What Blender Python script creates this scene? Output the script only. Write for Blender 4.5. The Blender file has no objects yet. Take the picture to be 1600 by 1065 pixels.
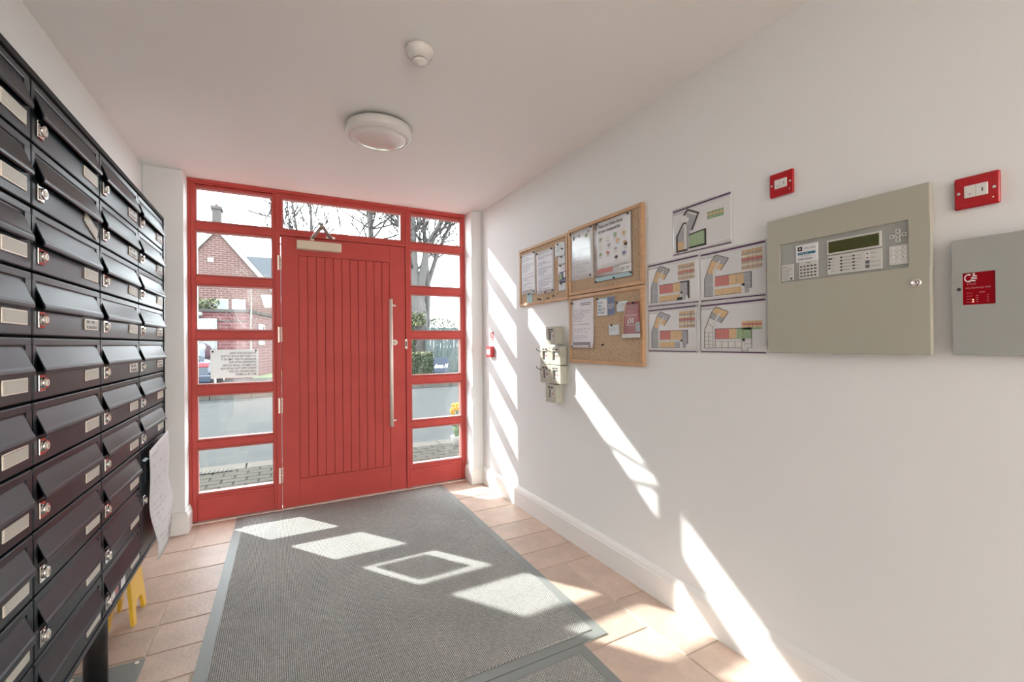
import bpy, bmesh, math, random
from mathutils import Vector, Matrix
C = bpy.context.scene.collection
SC = bpy.context.scene
rnd = random.Random(7)

# ------------------------------------------------------------------ camera, sky, sun, exposure
YAW, PITCH, ROLL, FPX = 0.4906, 0.0036, -0.0097, 691.3
f = Vector((math.sin(YAW)*math.cos(PITCH), math.cos(YAW)*math.cos(PITCH), math.sin(PITCH)))
r = Vector((math.cos(YAW), -math.sin(YAW), 0)); u_ = r.cross(f)
r2 = r*math.cos(ROLL)+u_*math.sin(ROLL); u2 = -r*math.sin(ROLL)+u_*math.cos(ROLL)
cam = bpy.data.cameras.new('camera'); cam.sensor_width = 36; cam.lens = 36*FPX/1600
cam.clip_start = .05; cam.clip_end = 300
co = bpy.data.objects.new('camera', cam); C.objects.link(co)
co.matrix_world = Matrix(((r2.x,u2.x,-f.x,0),(r2.y,u2.y,-f.y,0),(r2.z,u2.z,-f.z,1.28),(0,0,0,1)))
SC.camera = co
SC.view_settings.view_transform = 'Standard'; SC.view_settings.look = 'None'
SC.view_settings.gamma = 1; SC.view_settings.use_curve_mapping = False
SC.view_settings.exposure = 1.42
w = bpy.data.worlds.new('sky'); SC.world = w; w.use_nodes = True
w.node_tree.nodes['Background'].inputs[0].default_value = (.90, .955, 1.0, 1)
w.node_tree.nodes['Background'].inputs[1].default_value = 4.2
sun = bpy.data.lights.new('sun', 'SUN'); sun.energy = 5.0; sun.angle = math.radians(.7); sun.color = (1, .965, .915)
so = bpy.data.objects.new('sun', sun); C.objects.link(so); so.location = (-14, 20, 16)
so.rotation_euler = Vector((.70, -1, -.79)).to_track_quat('-Z', 'Y').to_euler()
# added fill light under the hall ceiling, unseen behind the camera, brightens the interior
ar = bpy.data.lights.new('hall_fill', 'AREA'); ar.shape = 'RECTANGLE'; ar.size = 1.5; ar.size_y = 4.0
ar.energy = 160; ar.color = (1, .99, .965)
ao = bpy.data.objects.new('hall_fill', ar); C.objects.link(ao); ao.location = (.45, -6.0, 2.45)
ao.rotation_euler = Vector((0, 0, -1)).to_track_quat('-Z', 'Y').to_euler()

# ------------------------------------------------------------------ materials
def newmat(name):
    m = bpy.data.materials.new(name); m.use_nodes = True
    nt = m.node_tree; return m, nt, nt.nodes['Principled BSDF'], nt.links
def mat(name, col, rough=.6, metal=0, var=0, vscale=8, bump=0, bscale=60, emit=0, spec=.5, coat=0):
    m, nt, b, L = newmat(name)
    b.inputs['Base Color'].default_value = (*col, 1); b.inputs['Roughness'].default_value = rough
    b.inputs['Metallic'].default_value = metal; b.inputs['Specular IOR Level'].default_value = spec
    b.inputs['Coat Weight'].default_value = coat
    if emit:
        b.inputs['Emission Color'].default_value = (*col, 1); b.inputs['Emission Strength'].default_value = emit
    tc = nt.nodes.new('ShaderNodeTexCoord')
    n = nt.nodes.new('ShaderNodeTexNoise'); n.inputs['Scale'].default_value = vscale; n.inputs['Detail'].default_value = 4
    L.new(tc.outputs['Object'], n.inputs['Vector'])
    mx = nt.nodes.new('ShaderNodeMixRGB'); k = var
    mx.inputs[1].default_value = (*[max(0, c*(1-k)) for c in col], 1); mx.inputs[2].default_value = (*[min(1, c*(1+k)) for c in col], 1)
    L.new(n.outputs['Fac'], mx.inputs[0]); L.new(mx.outputs[0], b.inputs['Base Color'])
    if bump:
        n2 = nt.nodes.new('ShaderNodeTexNoise'); n2.inputs['Scale'].default_value = bscale; n2.inputs['Detail'].default_value = 3
        L.new(tc.outputs['Object'], n2.inputs['Vector'])
        bp = nt.nodes.new('ShaderNodeBump'); bp.inputs['Strength'].default_value = bump; bp.inputs['Distance'].default_value = .002
        L.new(n2.outputs['Fac'], bp.inputs['Height']); L.new(bp.outputs[0], b.inputs['Normal'])
    return m
def math_node(nt, op, a, b=None, c=None):
    n = nt.nodes.new('ShaderNodeMath'); n.operation = op
    for i, x in enumerate((a, b, c)):
        if x is None: continue
        if isinstance(x, (int, float)): n.inputs[i].default_value = x
        else: nt.links.new(x, n.inputs[i])
    return n.outputs[0]
def doc(name, paper, ink, lines=30, x0=.1, x1=.9, y0=.08, y1=.92, wscale=14, thr=.42, dens=.75, rough=.5, seed=0):
    """printed page: paper with rows of tiny words"""
    m, nt, b, L = newmat(name); b.inputs['Roughness'].default_value = rough
    tc = nt.nodes.new('ShaderNodeTexCoord'); sp = nt.nodes.new('ShaderNodeSeparateXYZ'); L.new(tc.outputs['Generated'], sp.inputs[0])
    U, V = sp.outputs[0], sp.outputs[1]
    vl = math_node(nt, 'MULTIPLY', V, lines); fr = math_node(nt, 'FRACT', vl); row = math_node(nt, 'FLOOR', vl)
    band = math_node(nt, 'MULTIPLY', math_node(nt, 'GREATER_THAN', fr, .25), math_node(nt, 'LESS_THAN', fr, .72))
    cb = nt.nodes.new('ShaderNodeCombineXYZ'); L.new(math_node(nt, 'MULTIPLY', U, wscale), cb.inputs[0])
    L.new(math_node(nt, 'MULTIPLY_ADD', row, 7.31, seed), cb.inputs[1])
    n = nt.nodes.new('ShaderNodeTexNoise'); n.inputs['Scale'].default_value = 1; n.inputs['Detail'].default_value = 1; L.new(cb.outputs[0], n.inputs['Vector'])
    word = math_node(nt, 'GREATER_THAN', n.outputs['Fac'], thr)
    wn = nt.nodes.new('ShaderNodeTexWhiteNoise'); wn.noise_dimensions = '1D'; L.new(math_node(nt, 'ADD', row, seed+.5), wn.inputs['W'])
    keep = math_node(nt, 'LESS_THAN', wn.outputs['Value'], dens)
    wn2 = nt.nodes.new('ShaderNodeTexWhiteNoise'); wn2.noise_dimensions = '1D'; L.new(math_node(nt, 'ADD', row, seed+90.5), wn2.inputs['W'])
    end = math_node(nt, 'LESS_THAN', U, math_node(nt, 'MULTIPLY_ADD', math_node(nt, 'POWER', wn2.outputs['Value'], .4), x1-x0, x0))
    msk = band
    for o in (word, keep, end, math_node(nt, 'GREATER_THAN', U, x0), math_node(nt, 'GREATER_THAN', V, y0), math_node(nt, 'LESS_THAN', V, y1)):
        msk = math_node(nt, 'MULTIPLY', msk, o)
    mx = nt.nodes.new('ShaderNodeMixRGB'); mx.inputs[1].default_value = (*paper, 1); mx.inputs[2].default_value = (*ink, 1)
    L.new(math_node(nt, 'MULTIPLY', msk, .85), mx.inputs[0]); L.new(mx.outputs[0], b.inputs['Base Color'])
    return m
def glassmat(name, refl=1.0, tint=(.96, .985, .98)):
    m = bpy.data.materials.new(name); m.use_nodes = True; nt = m.node_tree; nt.nodes.clear(); L = nt.links
    o = nt.nodes.new('ShaderNodeOutputMaterial'); t = nt.nodes.new('ShaderNodeBsdfTransparent'); t.inputs[0].default_value = (*tint, 1)
    g = nt.nodes.new('ShaderNodeBsdfGlossy'); g.inputs['Roughness'].default_value = .0
    fr = nt.nodes.new('ShaderNodeFresnel'); fr.inputs[0].default_value = 1.45
    ge = nt.nodes.new('ShaderNodeNewGeometry'); k = math_node(nt, 'MULTIPLY', fr.outputs[0], math_node(nt, 'SUBTRACT', 1.0, ge.outputs['Backfacing']))
    k = math_node(nt, 'MULTIPLY', k, 1.9); mx = nt.nodes.new('ShaderNodeMixShader'); L.new(k, mx.inputs[0]); L.new(t.outputs[0], mx.inputs[1]); L.new(g.outputs[0], mx.inputs[2])
    L.new(mx.outputs[0], o.inputs[0]); return m
def matmat(name):
    """ribbed entrance matting: short pale loops in dark rows"""
    m, nt, b, L = newmat(name); b.inputs['Roughness'].default_value = .95; b.inputs['Specular IOR Level'].default_value = .1
    tc = nt.nodes.new('ShaderNodeTexCoord'); mp = nt.nodes.new('ShaderNodeMapping'); mp.inputs['Rotation'].default_value = (0, 0, math.radians(90))
    L.new(tc.outputs['Object'], mp.inputs[0])
    br = nt.nodes.new('ShaderNodeTexBrick'); br.inputs['Scale'].default_value = 1
    br.inputs['Brick Width'].default_value = .013; br.inputs['Row Height'].default_value = .0075; br.inputs['Mortar Size'].default_value = .0016; br.inputs['Mortar Smooth'].default_value = .6
    br.inputs[1].default_value = (.62, .62, .60, 1); br.inputs[2].default_value = (.48, .48, .465, 1); br.inputs[3].default_value = (.16, .16, .155, 1)
    L.new(mp.outputs[0], br.inputs[0])
    n = nt.nodes.new('ShaderNodeTexNoise'); n.inputs['Scale'].default_value = 2.2; n.inputs['Detail'].default_value = 5; L.new(tc.outputs['Object'], n.inputs['Vector'])
    mx = nt.nodes.new('ShaderNodeMixRGB'); mx.blend_type = 'MULTIPLY'; mx.inputs[0].default_value = .7
    rp = nt.nodes.new('ShaderNodeValToRGB'); rp.color_ramp.elements[0].position = .3; rp.color_ramp.elements[0].color = (.74, .75, .75, 1); rp.color_ramp.elements[1].position = .7; rp.color_ramp.elements[1].color = (1, 1, .98, 1)
    L.new(n.outputs['Fac'], rp.inputs[0]); L.new(br.outputs[0], mx.inputs[1]); L.new(rp.outputs[0], mx.inputs[2]); L.new(mx.outputs[0], b.inputs['Base Color'])
    bp = nt.nodes.new('ShaderNodeBump'); bp.inputs['Strength'].default_value = .5; bp.inputs['Distance'].default_value = .003; bp.invert = True
    L.new(br.outputs['Fac'], bp.inputs['Height']); L.new(bp.outputs[0], b.inputs['Normal'])
    return m
def tilemat(name, col):
    m, nt, b, L = newmat(name); b.inputs['Roughness'].default_value = .42
    tc = nt.nodes.new('ShaderNodeTexCoord'); oi = nt.nodes.new('ShaderNodeObjectInfo')
    n = nt.nodes.new('ShaderNodeTexNoise'); n.inputs['Scale'].default_value = 5; n.inputs['Detail'].default_value = 8; n.inputs['Roughness'].default_value = .7
    L.new(tc.outputs['Object'], n.inputs['Vector'])
    rp = nt.nodes.new('ShaderNodeValToRGB'); e = rp.color_ramp.elements
    e[0].position = .3; e[0].color = (*[c*.8 for c in col], 1); e[1].position = .72; e[1].color = (*[min(1, c*1.15) for c in col], 1)
    L.new(n.outputs['Fac'], rp.inputs[0])
    hs = nt.nodes.new('ShaderNodeHueSaturation'); L.new(rp.outputs[0], hs.inputs['Color'])
    L.new(math_node(nt, 'MULTIPLY_ADD', oi.outputs['Random'], .22, .89), hs.inputs['Value']); L.new(hs.outputs[0], b.inputs['Base Color'])
    n2 = nt.nodes.new('ShaderNodeTexNoise'); n2.inputs['Scale'].default_value = 55; n2.inputs['Detail'].default_value = 6; L.new(tc.outputs['Object'], n2.inputs['Vector'])
    bp = nt.nodes.new('ShaderNodeBump'); bp.inputs['Strength'].default_value = .6; bp.inputs['Distance'].default_value = .003
    L.new(n2.outputs['Fac'], bp.inputs['Height']); L.new(bp.outputs[0], b.inputs['Normal'])
    return m
def corkmat():
    m, nt, b, L = newmat('cork'); b.inputs['Roughness'].default_value = .9
    tc = nt.nodes.new('ShaderNodeTexCoord')
    v = nt.nodes.new('ShaderNodeTexVoronoi'); v.inputs['Scale'].default_value = 260; L.new(tc.outputs['Object'], v.inputs['Vector'])
    rp = nt.nodes.new('ShaderNodeValToRGB'); e = rp.color_ramp.elements
    e[0].position = 0; e[0].color = (.32, .21, .12, 1); e[1].position = 1; e[1].color = (.62, .46, .31, 1)
    x = e.new(.25); x.color = (.53, .38, .245, 1)
    sp = nt.nodes.new('ShaderNodeSeparateColor'); L.new(v.outputs['Color'], sp.inputs[0]); L.new(sp.outputs[0], rp.inputs[0]); L.new(rp.outputs[0], b.inputs['Base Color'])
    return m
def woodmat(name, col):
    m, nt, b, L = newmat(name); b.inputs['Roughness'].default_value = .5
    tc = nt.nodes.new('ShaderNodeTexCoord'); mp = nt.nodes.new('ShaderNodeMapping'); mp.inputs['Scale'].default_value = (6, 60, 60); L.new(tc.outputs['Object'], mp.inputs[0])
    n = nt.nodes.new('ShaderNodeTexNoise'); n.inputs['Scale'].default_value = 1; n.inputs['Detail'].default_value = 5; L.new(mp.outputs[0], n.inputs['Vector'])
    mx = nt.nodes.new('ShaderNodeMixRGB'); mx.inputs[1].default_value = (*[c*.75 for c in col], 1); mx.inputs[2].default_value = (*[min(1, c*1.2) for c in col], 1)
    L.new(n.outputs['Fac'], mx.inputs[0]); L.new(mx.outputs[0], b.inputs['Base Color']); return m
def brickmat(name, c1, c2, mortar, bw=.225, rh=.075, plane='xz'):
    m, nt, b, L = newmat(name); b.inputs['Roughness'].default_value = .9
    tc = nt.nodes.new('ShaderNodeTexCoord'); sp = nt.nodes.new('ShaderNodeSeparateXYZ'); L.new(tc.outputs['Object'], sp.inputs[0])
    cb = nt.nodes.new('ShaderNodeCombineXYZ'); L.new(sp.outputs[0], cb.inputs[0]); L.new(sp.outputs[2 if plane == 'xz' else 1], cb.inputs[1])
    br = nt.nodes.new('ShaderNodeTexBrick'); br.inputs['Scale'].default_value = 1; br.inputs['Brick Width'].default_value = bw; br.inputs['Row Height'].default_value = rh; br.inputs['Mortar Size'].default_value = rh*.13
    br.inputs[1].default_value = (*c1, 1); br.inputs[2].default_value = (*c2, 1); br.inputs[3].default_value = (*mortar, 1)
    L.new(cb.outputs[0], br.inputs[0]); L.new(br.outputs[0], b.inputs['Base Color']); return m

M = {}
M['wall'] = mat('wall_paint', (.862, .868, .866), .75, bump=.12, bscale=220, var=.015, vscale=1.5)
M['ceil'] = mat('ceiling_paint', (.875, .87, .855), .85, var=.01, vscale=1)
M['skirt'] = mat('skirting_paint', (.87, .86, .84), .4)
M['red'] = mat('red_paint', (.56, .088, .077), .5, var=.14, vscale=5, bump=.06, bscale=90, spec=.18)
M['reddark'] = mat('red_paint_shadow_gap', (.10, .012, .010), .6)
M['bead'] = mat('bead_paint', (.50, .14, .12), .3)
M['glass'] = glassmat('pane_glass')
M['metal'] = mat('brushed_steel', (.86, .80, .72), .45, .55)
M['armmetal'] = mat('closer_arm_grey', (.36, .34, .33), .4, .6)
M['chrome'] = mat('chrome', (.8, .79, .77), .12, 1)
M['brass'] = mat('old_brass', (.45, .33, .18), .3, 1)
M['closer'] = mat('closer_cream', (.74, .64, .50), .35)
M['black'] = mat('black_powder_coat', (.013, .0215, .029), .34, bump=.03, bscale=900, spec=.32)
M['postblack'] = mat('black_post_paint', (.010, .010, .011), .35)
M['void'] = mat('black_inside', (.004, .004, .005), .8)
M['rubber'] = mat('grey_rubber', (.24, .255, .245), .45)
M['mat'] = matmat('ribbed_matting')
M['tile'] = tilemat('terracotta_stone', (.62, .465, .375))
M['grout'] = mat('grout', (.60, .52, .42), .9)
M['cork'] = corkmat(); M['beech'] = woodmat('beech_wood', (.60, .36, .19))
M['paper'] = mat('white_paper', (.80, .81, .83), .5)
m_, n_, p_, l_ = newmat('translucent_paper'); p_.inputs['Base Color'].default_value = (.80, .80, .80, 1); p_.inputs['Roughness'].default_value = .6
t_ = n_.nodes.new('ShaderNodeBsdfTranslucent'); t_.inputs[0].default_value = (.16, .158, .155, 1); x_ = n_.nodes.new('ShaderNodeMixShader'); x_.inputs[0].default_value = .45
l_.new(p_.outputs[0], x_.inputs[1]); l_.new(t_.outputs[0], x_.inputs[2]); l_.new(x_.outputs[0], n_.nodes['Material Output'].inputs[0]); M['noticepaper'] = m_
M['noticeink'] = mat('dull_red_ink', (.16, .06, .06), .7)
M['plastic_paper'] = mat('laminated_paper', (.78, .78, .79), .18, coat=.5)
M['cream'] = mat('panel_cream_grey', (.46, .45, .375), .38, bump=.05, bscale=500)
M['panelgrey'] = mat('panel_inset_grey', (.40, .415, .39), .35)
M['creamedge'] = mat('panel_edge', (.40, .355, .27), .4)
M['keycream'] = mat('key_cream', (.66, .66, .62), .4)
M['lcd'] = mat('lcd_olive', (.065, .075, .022), .2)
M['signalred'] = mat('signal_red', (.47, .004, .012), .25, coat=.3)
M['darkred'] = mat('dark_red_screen', (.33, .004, .012), .15)
M['ink'] = mat('black_ink', (.03, .03, .035), .6); M['greyink'] = mat('grey_ink', (.25, .25, .27), .6)
M['whiteink'] = mat('white_ink', (.85, .82, .80), .5)
M['pinkink'] = mat('pale_red_ink', (.62, .25, .25), .5)
M['teal'] = mat('teal_ink', (.02, .16, .25), .5); M['navy'] = mat('navy_ink', (.03, .05, .16), .3)
M['purple'] = mat('purple_ink', (.10, .04, .11), .5)
M['porange'] = mat('plan_orange', (.70, .50, .28), .6, var=.35, vscale=160); M['pred'] = mat('plan_red', (.60, .22, .20), .6, var=.25, vscale=160)
M['pgreen'] = mat('plan_green', (.34, .47, .28), .6, var=.35, vscale=160); M['pgrey'] = mat('plan_grey', (.40, .41, .43), .6, var=.35, vscale=160)
M['pdark'] = mat('plan_dark', (.07, .06, .055), .6); M['pwhite'] = mat('plan_white', (.74, .74, .72), .6)
M['white'] = mat('white_plastic', (.80, .78, .74), .3); M['whitegloss'] = mat('white_gloss_plastic', (.74, .73, .70), .12, coat=.4)
M['yellow'] = mat('yellow_plastic', (.85, .52, .04), .35)
M['swbox'] = mat('grey_green_plastic', (.50, .49, .41), .4)
# outdoors
M['brick'] = brickmat('house_brick', (.084, .035, .030), (.066, .027, .023), (.135, .108, .10), .30, .10)
M['chimney'] = mat('chimney_brick', (0.0526, 0.0465, 0.0445), .9, var=.2, vscale=10)
M['brick2'] = brickmat('garage_brick', (.078, .019, .021), (.062, .015, .017), (.11, .06, .06), .34, .115)
M['asphalt'] = mat('asphalt', (0.0357, 0.0368, 0.0371), .95, spec=.05, var=.2, vscale=3, bump=.3, bscale=120)
M['concrete'] = mat('pale_concrete', (0.0526, 0.0498, 0.0473), .95, spec=.05, var=.1, vscale=2)
M['paver'] = mat('block_paving', (0.0357, 0.0331, 0.0291), .95, spec=.05, var=.25, vscale=9)
M['bed'] = mat('jointing_sand', (0.0202, 0.019, 0.017), .95, spec=.05)
M['kerb'] = mat('kerb_stone', (0.0606, 0.0546, 0.0486), .95, spec=.05, var=.1)
M['slate'] = mat('slate_roof', (0.0222, 0.0275, 0.0364), .7, var=.3, vscale=6)
M['trimwhite'] = mat('white_upvc', (0.1617, 0.1617, 0.1617), .4)
M['darkglass'] = mat('window_dark', (.10, .12, .14), .08)
M['bark'] = mat('tree_bark', (0.0526, 0.0465, 0.0445), .9, var=.3, vscale=6)
M['twig'] = mat('twig_bark', (0.0303, 0.0262, 0.0242), .9)
M['palebark'] = mat('pale_bark', (0.1537, 0.1456, 0.1334), .8)
M['leaf'] = mat('hedge_leaf', (0.0337, 0.0472, 0.0225), .6, var=.5, vscale=12); M['leaf2'] = mat('yellow_leaf', (0.1078, 0.1078, 0.0517), .6, var=.3, vscale=10)
M['grass'] = mat('grass', (.09, .13, .05), .9, var=.3, vscale=4)
M['fence'] = mat('stained_fence', (0.0303, 0.0425, 0.0425), .8, var=.25, vscale=5)
M['bannerblue'] = mat('banner_blue', (.016, .026, .05), .5)
M['carpaint'] = mat('car_paint', (.016, .026, .045), .2, coat=.6); M['tyre'] = mat('tyre', (.02, .02, .02), .8); M['tail'] = mat('tail_light', (.28, .03, .045), .2)
M['petal'] = mat('petal_yellow', (.40, .25, .03), .6); M['potwhite'] = mat('white_glazed_pot', (.42, .42, .41), .4)
M['flower'] = mat('daffodil_yellow', (.42, .17, .015), .6); M['stem'] = mat('stem_green', (.05, .09, .028), .6)

# ------------------------------------------------------------------ mesh helpers
class MB:
    """collects shapes into ONE mesh; local axes u (right), v (up), n (out of the surface)"""
    def __init__(s): s.bm = bmesh.new(); s.mats = []
    def mi(s, m):
        if m not in s.mats: s.mats.append(m)
        return s.mats.index(m)
    def box(s, u0, u1, v0, v1, n0, n1, m, bev=0, seg=2):
        b = bmesh.new(); r = bmesh.ops.create_cube(b, size=1)
        for v in b.verts: v.co = Vector((u0+(v.co.x+.5)*(u1-u0), v0+(v.co.y+.5)*(v1-v0), n0+(v.co.z+.5)*(n1-n0)))
        if bev: bmesh.ops.bevel(b, geom=list(b.edges), offset=bev, segments=seg, profile=.5, affect='EDGES')
        s.add(b, m); return s
    def add(s, b, m, tf=None):
        i = s.mi(m); vm = {}
        for v in b.verts: vm[v] = s.bm.verts.new(tf @ v.co if tf else v.co)
        for fc in b.faces:
            try: nf = s.bm.faces.new([vm[v] for v in fc.verts]); nf.material_index = i; nf.smooth = fc.smooth
            except ValueError: pass
        b.free()
    def prism(s, pts, n0, n1, m, axis='n'):
        """outline in (u,v) extruded along n; axis 'v': outline (u,n) extruded along v; axis 'u': outline (n,v) extruded along u"""
        def P(a, b_, c):
            return Vector((a, b_, c)) if axis == 'n' else (Vector((a, c, b_)) if axis == 'v' else Vector((c, b_, a)))
        b = bmesh.new(); lo = [b.verts.new(P(a, c, n0)) for a, c in pts]; hi = [b.verts.new(P(a, c, n1)) for a, c in pts]
        b.faces.new(lo[::-1]); b.faces.new(hi); k = len(pts)
        for i in range(k): b.faces.new((lo[i], lo[(i+1) % k], hi[(i+1) % k], hi[i]))
        bmesh.ops.recalc_face_normals(b, faces=list(b.faces)); s.add(b, m); return s
    def cyl(s, p0, p1, r0, r1, m, seg=16, smooth=True):
        b = bmesh.new(); p0 = Vector(p0); p1 = Vector(p1); d = p1-p0
        bmesh.ops.create_cone(b, cap_ends=True, segments=seg, radius1=r0, radius2=max(r1, 1e-5), depth=d.length)
        for fc in b.faces: fc.smooth = smooth and len(fc.verts) == 4
        q = Vector((0, 0, 1)).rotation_difference(d.normalized()).to_matrix().to_4x4()
        s.add(b, m, Matrix.Translation((p0+p1)/2) @ q); return s
    def lathe(s, prof, m, axis=(0, 0, 0), seg=40, mats=None):
        """profile of (radius, height) about the local third axis"""
        b = s.bm; rings = []
        for rr, h in prof:
            if rr < 1e-6: rings.append([b.verts.new((axis[0], axis[1], axis[2]+h))])
            else: rings.append([b.verts.new((axis[0]+rr*math.cos(2*math.pi*i/seg), axis[1]+rr*math.sin(2*math.pi*i/seg), axis[2]+h)) for i in range(seg)])
        for j in range(len(rings)-1):
            A, B = rings[j], rings[j+1]; i_m = s.mi(mats[j] if mats else m)
            for i in range(seg):
                k = (i+1) % seg
                if len(A) == 1 and len(B) == 1: continue
                vs = [A[0], B[i], B[k]] if len(A) == 1 else ([A[i], B[0], A[k]] if len(B) == 1 else [A[i], B[i], B[k], A[k]])
                fc = b.faces.new(vs); fc.material_index = i_m; fc.smooth = True
        return s
    def sphere(s, c, rr, m, sub=2, sc=(1, 1, 1)):
        b = bmesh.new(); bmesh.ops.create_icosphere(b, subdivisions=sub, radius=rr)
        for fc in b.faces: fc.smooth = True
        s.add(b, m, Matrix.Translation(c) @ Matrix.Diagonal((*sc, 1))); return s
    def ring(s, u0, u1, v0, v1, wd, n0, n1, m, bev=0):
        """rectangular frame of width wd as mitred prisms"""
        o = [(u0, v0), (u1, v0), (u1, v1), (u0, v1)]; i_ = [(u0+wd, v0+wd), (u1-wd, v0+wd), (u1-wd, v1-wd), (u0+wd, v1-wd)]
        for k in range(4):
            j = (k+1) % 4; s.prism([o[k], o[j], i_[j], i_[k]], n0, n1, m)
        return s
    def tube(s, pts, rad, m, seg=6):
        for i in range(len(pts)-1):
            r0 = rad[i] if isinstance(rad, list) else rad; r1 = rad[i+1] if isinstance(rad, list) else rad
            s.cyl(pts[i], pts[i+1], r0, r1, m, seg)
        return s
    def sweep(s, pts, rad, m, seg=10, sub=4):
        """one continuous tapering limb along a smoothed path"""
        P, Rr = [], []; n = len(pts)
        for i in range(n-1):
            a, b_, c, d = pts[max(i-1, 0)], pts[i], pts[i+1], pts[min(i+2, n-1)]
            for k in range(sub):
                t = k/sub; P.append(.5*((2*b_)+(c-a)*t+(2*a-5*b_+4*c-d)*t*t+(3*b_-a-3*c+d)*t**3)); Rr.append(rad[i]+(rad[i+1]-rad[i])*t)
        P.append(pts[-1]); Rr.append(rad[-1]); i_m = s.mi(m); prev = None; x = Vector((1, 0, 0))
        for i, p in enumerate(P):
            tn = (P[min(i+1, len(P)-1)]-P[max(i-1, 0)]).normalized(); e = (x-tn*x.dot(tn)).normalized(); g = tn.cross(e)
            ring = [s.bm.verts.new(p+(e*math.cos(2*math.pi*k/seg)+g*math.sin(2*math.pi*k/seg))*Rr[i]*(1+.06*math.sin(3*k+i))) for k in range(seg)]
            if prev:
                for k in range(seg):
                    fc = s.bm.faces.new((prev[k], prev[(k+1) % seg], ring[(k+1) % seg], ring[k])); fc.material_index = i_m; fc.smooth = True
            else: s.bm.faces.new(ring[::-1]).material_index = i_m
            prev = ring
        s.bm.faces.new(prev).material_index = i_m
        return s
    def grid(s, fn, nu, nv, m):
        i_m = s.mi(m); vs = [[s.bm.verts.new(fn(i/nu, j/nv)) for j in range(nv+1)] for i in range(nu+1)]
        for i in range(nu):
            for j in range(nv):
                fc = s.bm.faces.new((vs[i][j], vs[i+1][j], vs[i+1][j+1], vs[i][j+1])); fc.material_index = i_m; fc.smooth = True
        return s
    def mesh(s, name):
        bmesh.ops.recalc_face_normals(s.bm, faces=list(s.bm.faces)) if False else None
        me = bpy.data.meshes.new(name); s.bm.to_mesh(me); s.bm.free()
        for m in s.mats: me.materials.append(m if not isinstance(m, str) else M[m])
        return me
    def obj(s, name, parent=None, mtx=None):
        return link(name, s.mesh(name), parent, mtx)
def link(name, me, parent=None, mtx=None):
    o = bpy.data.objects.new(name, me); C.objects.link(o)
    if parent: o.parent = parent
    if mtx is not None: o.matrix_local = mtx
    return o
def tag(o, label, cat, group=None):
    o['label'] = label; o['category'] = cat
    if group: o['group'] = group
    return o
def thing(name, label, cat, mtx, group=None):
    return tag(link(name, None, None, mtx), label, cat, group)
def struct(o): o['kind'] = 'structure'; return o
def frame_mtx(o, u, v):
    u = Vector(u); v = Vector(v); n = u.cross(v)
    return Matrix(((u.x, v.x, n.x, o[0]), (u.y, v.y, n.y, o[1]), (u.z, v.z, n.z, o[2]), (0, 0, 0, 1)))
XR, XL, YF, YN, HC = 1.68, -.772, 3.877, 3.723, 2.4845
XA, XB = -.552, 1.577
def RW(y, z, d=0): return frame_mtx((XR-d, y, z), (0, -1, 0), (0, 0, 1))        # on the wall with the panels
def FW(x, z, y=YF): return frame_mtx((x, y, z), (1, 0, 0), (0, 0, 1))            # on the door screen
def ID(x=0, y=0, z=0): return Matrix.Translation((x, y, z))
def text(name, s, size, u, v, n, m, parent, align='LEFT', sx=1, mirror=False, bold=0, shear=0):
    cu = bpy.data.curves.new(name, 'FONT'); cu.body = s; cu.size = size; cu.align_x = align; cu.offset = bold; cu.shear = shear; cu.resolution_u = 2
    t = bpy.data.objects.new(name+'_tmp', cu); C.objects.link(t)
    bpy.context.view_layer.update()
    me = bpy.data.meshes.new_from_object(t.evaluated_get(bpy.context.evaluated_depsgraph_get()))
    bpy.data.objects.remove(t); bpy.data.curves.remove(cu)
    me.name = name; me.materials.clear(); me.materials.append(M[m])
    for vx in me.vertices: vx.co = Vector((vx.co.x*sx*(-1 if mirror else 1)+u, vx.co.y+v, n))
    return link(name, me, parent)

# ------------------------------------------------------------------ room shell
YB = -9.6
b = MB(); b.box(XL-.2, XR+.2, YB-.2, YF+.09, HC, HC+.25, 'ceil'); struct(b.obj('ceiling'))
b = MB(); b.box(XR, XR+.2, YB, YF+.09, -.2, HC, 'wall'); struct(b.obj('wall_right'))
b = MB(); b.box(XL-.2, XL, YB, YF+.09, -.2, HC, 'wall'); struct(b.obj('wall_left'))
b = MB(); b.box(XL-.2, XR+.2, YB-.2, YB, -.2, HC, 'wall'); struct(b.obj('wall_back'))
b = MB()
b.box(XL, XA, YN, YF+.09, 0, HC, 'wall', .004); b.box(XB, XR, YN, YF+.09, 0, HC, 'wall', .004)
b.box(XL-4, XL-.2, YF-.06, YF+.09, -.2, 3.2, 'wall'); b.box(XR+.2, XR+4, YF-.06, YF+.09, -.2, 3.2, 'wall'); b.box(XL-.2, XR+.2, YF-.06, YF+.09, HC+.25, 3.2, 'wall')
struct(b.obj('wall_front'))
# skirting boards: a flat board with a stepped, chamfered top
SK = [(0, 0), (.021, 0), (.021, .118), (.017, .128), (.017, .134), (.006, .155), (0, .156)]
b = MB(); b.prism([(XR-n, v) for n, v in SK], YB, YN-.021, 'skirt', axis='v')  # outline (x,z) along y
struct(b.obj('baseboard_right'))
b = MB(); b.prism([(XL+n, v) for n, v in SK], YB, YN, 'skirt', axis='v'); struct(b.obj('baseboard_left'))
def nib_skirt(x0, x1, side):
    b = MB()
    for n, v in ((.021, .118), (.017, .134), (.010, .150)):
        b.box(x0-(n if side > 0 else 0), x1+(n if side < 0 else 0), YN-n, YF-.005, 0, v, 'skirt', .002)
    return b
struct(nib_skirt(XL, XA, -1).obj('baseboard_front')); struct(nib_skirt(XB, XR, 1).obj('baseboard_front'))

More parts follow.
